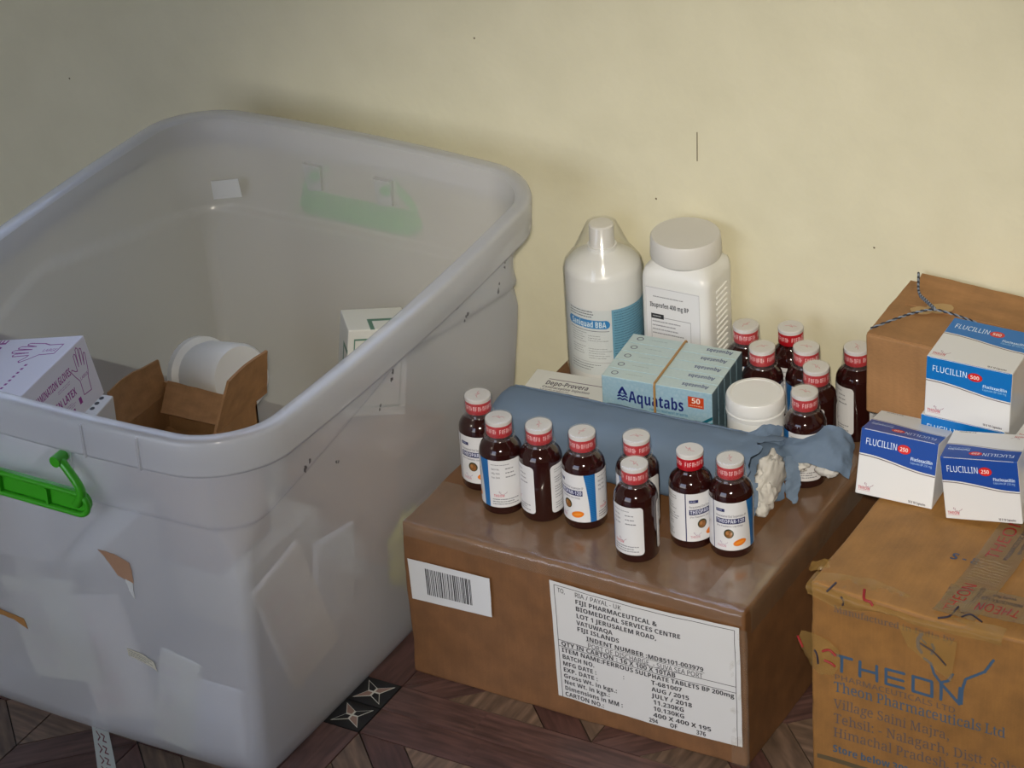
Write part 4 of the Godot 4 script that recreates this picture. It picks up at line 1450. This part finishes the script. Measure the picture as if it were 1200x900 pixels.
	lathe(st, [Vector2(0, 0), Vector2(0.0285, 0), Vector2(0.0303, 0.002), Vector2(0.0303, 0.064), Vector2(0.029, 0.068), Vector2(0, 0.068)], 44)
	obj("body", st.commit(), M.white, p)
	st = begin()
	lathe(st, [Vector2(0.0295, 0.0655), Vector2(0.0315, 0.067), Vector2(0.0318, 0.0715), Vector2(0.0306, 0.0725), Vector2(0.0306, 0.0740), Vector2(0.0316, 0.0750), Vector2(0.0314, 0.0865), Vector2(0.030, 0.0888), Vector2(0.0262, 0.0892), Vector2(0.0258, 0.0886), Vector2(0, 0.0884)], 44)
	obj("lid", st.commit(), M.white, p)

# ---------------------------------------------------------------- printed boxes on the middle carton
func small_boxes():
	var im := ink(512, 448, Color(0.86, 0.86, 0.84))
	var violet := Color(0.36, 0.25, 0.36)
	rect(im, 110, 84, 330, 6, violet)
	write(im, 105, 150, "Depo-Provera", 62, Color(0.30, 0.28, 0.33), "bold", 270)
	write(im, 100, 186, "Contraceptive Injection", 32, Color(0.36, 0.34, 0.38), "bold", 300)
	greek(im, 100, 198, 230, 1, 10, 8, Color(0.5, 0.48, 0.5))
	rect(im, 80, 222, 330, 6, violet)
	var side := [Vector2(0.02, 0.6), Vector2(0.1, 0), Vector2(0, 0.1)]
	var d := thing("injection_box", "flat white injection box with two violet lines beside the blue roll", "medicine box", Vector3(0.0135, TOP + 0.001, -0.2105), deg_to_rad(7.0))
	obj("box", box_mesh(0.098, 0.0255, 0.086, 0.0012, {0: side, 1: side, 2: side, 3: side, 5: side, 4: [Vector2(0, 0), Vector2(1, 0), Vector2(0, 1)]}), paint(im, 0.45), d)
	# five tablet boxes held by a rubber band
	var w := 0.126
	var h := 0.093
	var t := 0.0184
	im = ink(1024, 1024, Color(0.60, 0.76, 0.80))
	var n := FastNoiseLite.new()
	n.seed = 5
	n.noise_type = FastNoiseLite.TYPE_CELLULAR
	n.cellular_return_type = FastNoiseLite.RETURN_DISTANCE2_SUB
	n.frequency = 0.022
	for y in 760:
		for x in 1024:
			var k := clampf(n.get_noise_2d(x, y) * 0.5 + 0.5, 0, 1)
			im.set_pixel(x, y, Color(0.56, 0.69, 0.755).lerp(Color(0.79, 0.845, 0.85), k))
	var navy := Color(0.10, 0.14, 0.42)
	write(im, 245, 222, "Aquatabs", 158, navy, "bold", 520)
	# drop with two waves
	stroke(im, [Vector2(192, 90), Vector2(160, 148)], 22, navy)
	stroke(im, [Vector2(192, 90), Vector2(224, 148)], 22, navy)
	for k in 2:
		stroke(im, [Vector2(148, 176 + k * 30), Vector2(168, 166 + k * 30), Vector2(190, 178 + k * 30), Vector2(212, 166 + k * 30), Vector2(234, 178 + k * 30)], 15, navy)
	stroke(im, [Vector2(172, 144), Vector2(212, 144)], 10, navy)
	rect(im, 800, 60, 145, 105, Color(0.78, 0.27, 0.10))
	write(im, 830, 122, "50", 70, Color(0.95, 0.90, 0.85), "bold", 90)
	greek(im, 815, 140, 120, 1, 8, 9, Color(0.92, 0.75, 0.65))
	write(im, 440, 268, "FOR THE TREATMENT OF WATER", 30, Color(0.30, 0.52, 0.66), "bold", 360)
	stroke(im, [Vector2(840, 330), Vector2(920, 310), Vector2(1020, 240)], 26, Color(0.08, 0.38, 0.46))
	stroke(im, [Vector2(860, 360), Vector2(940, 340), Vector2(1020, 290)], 16, Color(0.25, 0.55, 0.6))
	# the narrow top face: rows 800..950
	rect(im, 0, 780, 1024, 244, Color(0.70, 0.79, 0.78))
	for y in range(800, 950):
		for x in 1024:
			var k := clampf(n.get_noise_2d(x, y * 2.0) * 0.5 + 0.5, 0, 1)
			im.set_pixel(x, y, Color(0.71, 0.79, 0.80).lerp(Color(0.82, 0.855, 0.83), k))
	dot(im, 95, 872, 32, 30, Color(0.36, 0.36, 0.45))
	dot(im, 95, 872, 23, 21, Color(0.70, 0.78, 0.78))
	var l := line_image("Aquatabs", 76, "bold", Color(0.16, 0.20, 0.42))
	l.resize(250, 96)
	l.rotate_180()
	im.blend_rect(l, Rect2i(Vector2i.ZERO, l.get_size()), Vector2i(710, 818))
	greek(im, 200, 862, 240, 1, 8, 7, Color(0.52, 0.60, 0.62))
	# the end face: rows 960..1020
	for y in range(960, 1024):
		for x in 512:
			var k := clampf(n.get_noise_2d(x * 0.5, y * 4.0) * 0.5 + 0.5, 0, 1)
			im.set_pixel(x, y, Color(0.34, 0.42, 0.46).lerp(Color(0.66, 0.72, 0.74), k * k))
	var m := paint(im, 0.3)
	var front := [Vector2(0, 0), Vector2(1, 0), Vector2(0, 0.72)]
	var end := [Vector2(0.0, 1.0), Vector2(0, -0.06), Vector2(0.5, 0)]
	var top := [Vector2(0, 0.784), Vector2(1, 0), Vector2(0, 0.142)]
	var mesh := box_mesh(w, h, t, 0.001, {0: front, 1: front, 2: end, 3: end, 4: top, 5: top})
	var o := Vector3(0.1305, TOP + 0.001, -0.2135)
	var yaw := deg_to_rad(5.7)
	var says := ["pale blue water tablet box nearest the blue roll, its front showing", "pale blue water tablet box second from the blue roll in the banded stack", "middle pale blue water tablet box of the banded five", "pale blue water tablet box fourth from the blue roll in the banded stack", "pale blue water tablet box of the banded five nearest the wall"]
	var first: Node3D
	for k in 5:
		var at := o + Basis(Vector3.UP, yaw) * Vector3(0, 0, -k * (t + 0.0003))
		if k == 0:
			first = thing("tablet_box", says[0], "medicine box", at, yaw, "banded tablet boxes")
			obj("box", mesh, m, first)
		else:
			var b: Node3D = first.duplicate()
			b.name = numbered("tablet_box")
			add_child(b)
			b.position = at
			tag(b, says[k], "medicine box", "banded tablet boxes")
	var band := thing("rubber_band", "tan rubber band around the five pale blue tablet boxes", "rubber band", o, yaw)
	var st := begin()
	var D := 5 * t + 0.002
	var bx := 0.061
	var path := []
	for q in [[0.0012, 0.0], [0.0012, h - 0.002], [0.0, h + 0.0012], [-D, h + 0.0012], [-D - 0.0014, h - 0.001], [-D - 0.0014, 0.002]]:
		path.append(Vector3(bx, q[1], q[0]))
	for p in path.size() - 1:
		var a: Vector3 = path[p]
		var b: Vector3 = path[p + 1]
		var nrm := Vector3.RIGHT.cross(b - a).normalized() * 0.0007
		var sx := Vector3(0.0011, 0, 0)
		quad(st, a - sx + nrm, a + sx + nrm, b + sx + nrm, b - sx + nrm)
		quad(st, a + sx - nrm, a - sx - nrm, b - sx - nrm, b + sx - nrm)
		quad(st, a + sx + nrm, a + sx - nrm, b + sx - nrm, b + sx + nrm)
		quad(st, a - sx - nrm, a - sx + nrm, b - sx + nrm, b - sx - nrm)
	obj("band", st.commit(), mat(Color(0.66, 0.50, 0.28), 0.5), band)

# ---------------------------------------------------------------- cotton roll in blue paper
func paper_roll():
	var blue := mat(Color(0.40, 0.475, 0.565), 0.75)
	var roll := thing("cotton_roll", "cotton wool roll in dull blue paper, torn open at one end", "cotton roll")
	var a := Vector3(0.030, TOP + 0.039, -0.166)
	var b := Vector3(0.337, TOP + 0.038, -0.184)
	var ax := (b - a).normalized()
	var side := Vector3.UP.cross(ax).normalized()
	var rows := []
	var nseg := 56
	for i in nseg + 1:
		var f := float(i) / nseg
		var ring := []
		var k := 1.0
		if f < 0.05:
			k = lerpf(0.80, 1.0, sqrt(f / 0.05))
		for s in 41:
			var t := TAU * (s % 40) / 40.0
			var v := Vector2(sin(t), cos(t))
			# rounded square section: flat on top and underneath
			var m := pow(pow(absf(v.x), 3.0) + pow(absf(v.y), 3.4), -1.0 / 3.2)
			var p := a.lerp(b, f) + side * v.x * m * 0.0362 * k + Vector3.UP * v.y * m * 0.0375 * k
			var q := p * 26.0
			var wr := 0.0016 + 0.004 * smoothstep(0.75, 1.0, f)
			p += (side * v.x + Vector3.UP * v.y) * wr * (noise.get_noise_3dv(q) + 0.5 * noise.get_noise_3d(q.x * 1.2, q.y * 3.0, q.z * 3.0))
			if i == nseg:
				p += ax * 0.014 * noise.get_noise_1d(s * 0.9) + ax * (0.012 if v.x > 0.2 else -0.004)
			p.y = maxf(p.y, TOP + 0.0026)
			ring.append(p)
		rows.append(ring)
	var st := begin()
	grid(st, rows, [], true)
	for s in 40:
		tri(st, a, rows[0][s + 1], rows[0][s], [-ax, -ax, -ax], [Vector2.ZERO, Vector2.ZERO, Vector2.ZERO])
	obj("wrapper", st.commit(), blue, roll)
	# seam of the paper
	st = begin()
	var seam := []
	for i in 30:
		var p := a.lerp(b, 0.04 + 0.9 * i / 29.0) + Vector3.UP * (0.0378 + 0.0008 * noise.get_noise_1d(i * 7.0)) + side * 0.016
		seam.append(p)
	tube(st, seam, 0.0007, 6)
	obj("seam", st.commit(), blue, roll)
	var wool := mat(Color(0.80, 0.79, 0.77), 0.95)
	st = begin()
	blob(st, b + Vector3(0.005, -0.002, 0.0), Vector3(0.011, 0.029, 0.028), 0.35, 50.0, 32, 22)
	blob(st, b + Vector3(0.008, -0.012, 0.016), Vector3(0.009, 0.020, 0.011), 0.5, 60.0, 28, 18)
	blob(st, b + Vector3(0.006, -0.0235, 0.024), Vector3(0.009, 0.009, 0.010), 0.5, 60.0, 24, 14)
	obj("cotton", st.commit(), wool, roll)
	st = begin()
	blob(st, Vector3(0.362, 0.236, -0.214), Vector3(0.012, 0.0055, 0.007), 0.6, 90.0)
	blob(st, Vector3(0.39, 0.231, -0.222), Vector3(0.013, 0.006, 0.007), 0.6, 90.0)
	obj("cotton", st.commit(), wool, roll)
	# torn paper: the tongue over the bottle and the hanging shreds
	st = begin()
	patch(st, [[Vector3(0.326, 0.248, -0.232), Vector3(0.349, 0.262, -0.238), Vector3(0.376, 0.270, -0.247), Vector3(0.398, 0.262, -0.256), Vector3(0.4055, 0.247, -0.258)], [Vector3(0.329, 0.247, -0.221), Vector3(0.352, 0.256, -0.216), Vector3(0.380, 0.259, -0.222), Vector3(0.402, 0.252, -0.234), Vector3(0.411, 0.240, -0.240)], [Vector3(0.333, 0.244, -0.213), Vector3(0.356, 0.244, -0.207), Vector3(0.384, 0.244, -0.208), Vector3(0.404, 0.238, -0.214), Vector3(0.414, 0.228, -0.222)]], 30, 18, 0.0005, 0.0028, 55.0)
	obj("torn_paper", st.commit(), blue, roll)
	st = begin()
	patch(st, [[Vector3(0.333, 0.244, -0.152), Vector3(0.340, 0.242, -0.158)], [Vector3(0.335, 0.222, -0.144), Vector3(0.344, 0.221, -0.150)], [Vector3(0.330, 0.1985, -0.141), Vector3(0.338, 0.1985, -0.146)]], 8, 16, 0.0005, 0.003, 70.0)
	obj("torn_paper", st.commit(), blue, roll)
	st = begin()
	patch(st, [[Vector3(0.350, 0.250, -0.203), Vector3(0.359, 0.248, -0.211)], [Vector3(0.355, 0.232, -0.196), Vector3(0.367, 0.230, -0.206)], [Vector3(0.356, 0.214, -0.191), Vector3(0.367, 0.214, -0.201)], [Vector3(0.363, 0.1985, -0.194), Vector3(0.366, 0.1985, -0.196)]], 8, 18, 0.0005, 0.003, 70.0)
	obj("torn_paper", st.commit(), blue, roll)
	st = begin()
	patch(st, [[Vector3(0.312, 0.272, -0.20), Vector3(0.325, 0.276, -0.215), Vector3(0.337, 0.268, -0.228)], [Vector3(0.314, 0.268, -0.185), Vector3(0.330, 0.266, -0.196), Vector3(0.341, 0.256, -0.210)]], 12, 8, 0.0005, 0.003, 70.0)
	obj("torn_paper", st.commit(), blue, roll)

# ---------------------------------------------------------------- syrup bottles
func syrup_label() -> Image:
	var im := ink(1024, 480, Color(0.84, 0.84, 0.85))
	var navy := Color(0.11, 0.13, 0.33)
	var k := Color(0.28, 0.28, 0.32)
	# composition panel
	for q in [[0, 40, 200, 2], [0, 120, 190, 3], [0, 215, 200, 3], [0, 300, 190, 2], [0, 380, 150, 3]]:
		greek(im, 40, q[1], q[2], q[3], 24, 7, k)
	rect(im, 306, 0, 9, 480, navy)
	# front panel
	rect(im, 342, 62, 78, 30, navy)
	greek(im, 350, 72, 60, 1, 8, 9, Color(0.7, 0.72, 0.8))
	write(im, 340, 144, "Paracetamol Oral Suspension IP", 30, k, "sans", 270)
	rect(im, 340, 158, 258, 54, navy)
	write(im, 346, 202, "THEOPAR-120", 50, Color(0.86, 0.87, 0.92), "bold", 248)
	write(im, 345, 242, "(For Paediatric Use Only)", 24, k, "sans", 235)
	dot(im, 452, 308, 42, 46, Color(0.16, 0.20, 0.12))
	dot(im, 452, 312, 32, 37, Color(0.50, 0.33, 0.16))
	dot(im, 440, 302, 13, 18, Color(0.66, 0.46, 0.28))
	dot(im, 466, 318, 10, 15, Color(0.58, 0.36, 0.18))
	dot(im, 545, 402, 58, 32, Color(0.86, 0.46, 0.08), -0.25)
	dot(im, 545, 402, 40, 12, Color(0.90, 0.56, 0.2), -0.25)
	write(im, 345, 448, "THEON", 34, Color(0.75, 0.55, 0.6), "bold", 90)
	figure_logo(im, Vector2(375, 392), 0.4, Color(0.6, 0.5, 0.62))
	# blue banded stripe, wider at the top
	for y in 480:
		var t := float(y) / 480.0
		var left := 612.0 + 46.0 * (1.0 - pow(1.0 - t, 1.7))
		rect(im, int(left), y, int(714 - left), 1, Color(0.05, 0.33, 0.60) if (y / 7) % 2 == 0 else Color(0.16, 0.47, 0.70))
	# batch panel
	greek(im, 740, 40, 220, 1, 20, 6, k)
	for q in [["Batch No.", 86], ["Mfg. Date", 128], ["Exp. Date", 170]]:
		write(im, 740, q[1] + 10, q[0], 24, k, "sans", 80)
		greek(im, 866, q[1] - 6, 110, 1, 8, 10, k)
	write(im, 750, 372, "THEON", 36, Color(0.78, 0.42, 0.46), "bold", 100)
	figure_logo(im, Vector2(800, 318), 0.42, Color(0.55, 0.42, 0.5))
	greek(im, 740, 392, 250, 3, 24, 9, k)
	return im

func make_bottle(label: String, at: Vector3, cup: bool) -> Node3D:
	var o := thing("syrup_bottle", label, "bottle", at, 0.0, "brown syrup bottles on the carton")
	var R := 0.0224
	var st := begin()
	lathe(st, [Vector2(0, 0.0012), Vector2(0.016, 0.0008), Vector2(0.0192, 0.0), Vector2(0.0212, 0.0010), Vector2(0.0224, 0.0034), Vector2(R, 0.0705), Vector2(0.0219, 0.0738), Vector2(0.0207, 0.0768), Vector2(0.0190, 0.0793), Vector2(0.0168, 0.0818), Vector2(0.0146, 0.0841), Vector2(0.0131, 0.0862), Vector2(0.0126, 0.0885), Vector2(0.0126, 0.0915), Vector2(0, 0.0915)], 48)
	obj("glass", st.commit(), M.amber, o)
	st = begin()
	lathe(st, [Vector2(0, 0.0895), Vector2(0.0128, 0.0895), Vector2(0.0137, 0.0900), Vector2(0.0138, 0.0912), Vector2(0.0136, 0.0918), Vector2(0.0136, 0.1036), Vector2(0.0134, 0.104)], 40)
	obj("cap_band", st.commit(), M.cap_red, o).set_meta("label", "red tamper band with white lettering")
	st = begin()
	lathe(st, [Vector2(0.0132, 0.1034), Vector2(0.0139, 0.1036), Vector2(0.0139, 0.1072), Vector2(0.0130, 0.1079), Vector2(0, 0.1080)], 40)
	obj("cap", st.commit(), M.cap_white, o)
	st = begin()
	slab(st, PackedVector2Array([Vector2(-0.0085, -0.0085), Vector2(0.0085, -0.0085), Vector2(0.0085, 0.0085), Vector2(-0.0085, 0.0085)]), Vector3(0, 0.1080, 0), Vector3.RIGHT, Vector3.FORWARD, 0.00008)
	obj("cap_print", st.commit(), M.cap_print, o)
	# the wrap-round label with rounded ends; its gap is centred behind (angle 180)
	var rows := []
	var uvs := []
	var y0 := 0.0105
	var y1 := 0.068
	var half := deg_to_rad(157.5)
	var rc := 0.0042
	for i in 13:
		var y: float = [y1, y1 - 0.0004, y1 - 0.0012, y1 - 0.0024, y1 - rc, lerpf(y1, y0, 0.35), lerpf(y1, y0, 0.5), lerpf(y1, y0, 0.65), y0 + rc, y0 + 0.0024, y0 + 0.0012, y0 + 0.0004, y0][i]
		var dy := maxf(0.0, rc - minf(y1 - y, y - y0))
		var cut := (rc - sqrt(maxf(0.0, rc * rc - dy * dy))) / R
		var row := []
		var ur := []
		for k in 61:
			var t := lerpf(-half + cut, half - cut, k / 60.0)
			row.append(Vector3(sin(t), 0, cos(t)) * (R + 0.00035) + Vector3.UP * y)
			ur.append(Vector2((t + half) / (2 * half), (y1 - y) / (y1 - y0)))
		rows.append(row)
		uvs.append(ur)
	st = begin()
	grid(st, rows, uvs)
	obj("label", st.commit(), M.syrup_label, o)
	if cup:
		st = begin()
		lathe(st, [Vector2(0.0160, 0.0868), Vector2(0.0163, 0.0864), Vector2(0.0166, 0.0868), Vector2(0.0165, 0.0876), Vector2(0.0154, 0.0880), Vector2(0.0147, 0.1070), Vector2(0.0143, 0.1086), Vector2(0.0130, 0.1090), Vector2(0, 0.1091)], 40)
		obj("measuring_cup", st.commit(), M.clear, o)
	return o

func syrup_bottles():
	M.syrup_label = paint(syrup_label(), 0.3)
	var im := ink(512, 96, Color(0.66, 0.055, 0.11))
	rng.seed = 21
	for k in 34:
		var x := 8.0 + k * 15.0
		if k % 9 == 8:
			continue
		var hh := 18
		rect(im, x, 14, 3, hh, Color(0.90, 0.78, 0.78))
		if k % 3 != 1:
			rect(im, x, 14, 9, 3, Color(0.90, 0.78, 0.78))
		if k % 2 == 0:
			rect(im, x + 7, 14, 3, hh, Color(0.90, 0.78, 0.78))
		else:
			rect(im, x, 22, 8, 3, Color(0.90, 0.78, 0.78))
	for k in 64:
		rect(im, k * 8, 38, 3, 12, Color(0.52, 0.04, 0.085))
	M.cap_red = paint(im, 0.3)
	M.cap_white = mat(Color(0.80, 0.79, 0.78), 0.4)
	var ci := ink(96, 96, Color(0.80, 0.79, 0.78))
	stroke(ci, [Vector2(52, 12), Vector2(44, 30), Vector2(56, 44), Vector2(40, 60), Vector2(48, 82)], 4, Color(0.78, 0.52, 0.54))
	stroke(ci, [Vector2(30, 50), Vector2(44, 44), Vector2(62, 36)], 4, Color(0.78, 0.56, 0.58))
	M.cap_print = paint(ci, 0.4)
	# x, z, which angle of the label (0 its start, 315 its end) faces the viewer, has a measuring cup
	var spots := [
		[0.0430, -0.1020, 165.0, true, "brown syrup bottle standing closest to the frosted tub"],
		[0.0855, -0.0712, 257.0, true, "brown syrup bottle second from the tub, batch panel turned out"],
		[0.1305, -0.0762, 337.0, true, "brown syrup bottle third from the tub, bare glass between its label ends"],
		[0.1780, -0.0822, 192.0, true, "brown syrup bottle fourth from the tub, blue stripe and orange oval showing"],
		[0.2330, -0.0975, 250.0, true, "brown syrup bottle half hidden behind another before the blue roll"],
		[0.2550, -0.0505, 300.0, true, "brown syrup bottle at the front, closest to the address label below"],
		[0.2945, -0.0965, 115.0, false, "brown syrup bottle without measuring cup in front of the blue roll"],
		[0.3390, -0.0985, 152.0, true, "brown syrup bottle with orange oval showing at the end of the near row"],
		[0.2370, -0.3480, 200.0, true, "brown syrup bottle touching the square white jar's ribbed side"],
		[0.2730, -0.3130, 240.0, true, "brown syrup bottle directly behind the small round white jar"],
		[0.2830, -0.3640, 260.0, false, "brown syrup bottle without measuring cup nearest the wall"],
		[0.3160, -0.3320, 270.0, true, "brown syrup bottle in the middle of the rear cluster"],
		[0.3430, -0.2980, 300.0, true, "brown syrup bottle behind the one draped with torn blue paper"],
		[0.3530, -0.2475, 275.0, true, "brown syrup bottle partly covered by torn blue paper"],
		[0.3655, -0.3530, 331.0, true, "brown syrup bottle beside the small brown carton, dark gap showing"]]
	var with_cup: Node3D
	var without: Node3D
	for s in spots:
		var o: Node3D
		var at := Vector3(s[0], TOP + 0.0022, s[1])
		var src: Node3D = with_cup if s[3] else without
		if src == null:
			o = make_bottle(s[4], at, s[3])
			if s[3]:
				with_cup = o
			else:
				without = o
		else:
			o = src.duplicate()
			o.name = numbered("syrup_bottle")
			add_child(o)
			o.position = at
			tag(o, s[4], "bottle", "brown syrup bottles on the carton")
		# label angle L sits at local angle L - 157.5; the viewer stands 31 degrees round from +z
		o.rotation.y = deg_to_rad(31.2 - (s[2] - 157.5))

# ---------------------------------------------------------------- odds and ends
func small_marks():
	# paper strip under the tub with red handwriting
	var im := ink(128, 512, Color(0.80, 0.82, 0.80))
	var red := Color(0.42, 0.16, 0.2)
	for k in 9:
		var y := 30.0 + k * 54
		stroke(im, [Vector2(30, y), Vector2(52, y + 22), Vector2(34, y + 38)], 6, red)
		stroke(im, [Vector2(62, y + 6), Vector2(86, y + 14), Vector2(70, y + 36), Vector2(92, y + 40)], 6, red)
	var st := begin()
	patch(st, [[Vector3(-0.280, 0.0012, 0.211), Vector3(-0.259, 0.0012, 0.211)], [Vector3(-0.214, 0.0014, 0.288), Vector3(-0.193, 0.0014, 0.283)], [Vector3(-0.180, 0.0012, 0.330), Vector3(-0.159, 0.0012, 0.324)]], 6, 16, 0.0003)
	tag(obj("paper_strip", st.commit(), paint(im, 0.6)), "white paper strip with red handwriting under the tub's near edge", "paper strip")
	st = begin()
	slab(st, PackedVector2Array([Vector2(0, 0), Vector2(0.03, 0.0), Vector2(0.022, 0.012), Vector2(0, 0.016)]), Vector3(-0.41, 0.0008, 0.243), Vector3.RIGHT, Vector3.FORWARD, 0.0004)
	tag(obj("paper_scrap", st.commit(), M.paper), "tiny white paper scrap under the tub's near corner", "paper scrap")
	# scratch and specks in the plaster
	var dk := mat(Color(0.42, 0.37, 0.27), 0.8)
	var w: Node = get_node("wall_back")
	st = begin()
	tube(st, smooth_path([Vector3(0.1530, 0.492, WALL + 0.0002), Vector3(0.1526, 0.474, WALL + 0.0002), Vector3(0.1522, 0.457, WALL + 0.0002)], 8), 0.0006, 5)
	obj("scratch", st.commit(), dk, w)
	for q in [[-0.62, 0.33], [-0.60, 0.30], [-0.12, 0.555], [0.10, 0.40], [-0.70, 0.40], [0.36, 0.395]]:
		st = begin()
		blob(st, Vector3(q[0], q[1], WALL), Vector3(0.0012, 0.0012, 0.0004), 0.3, 300.0, 8, 6)
		obj("speck", st.commit(), dk, w)
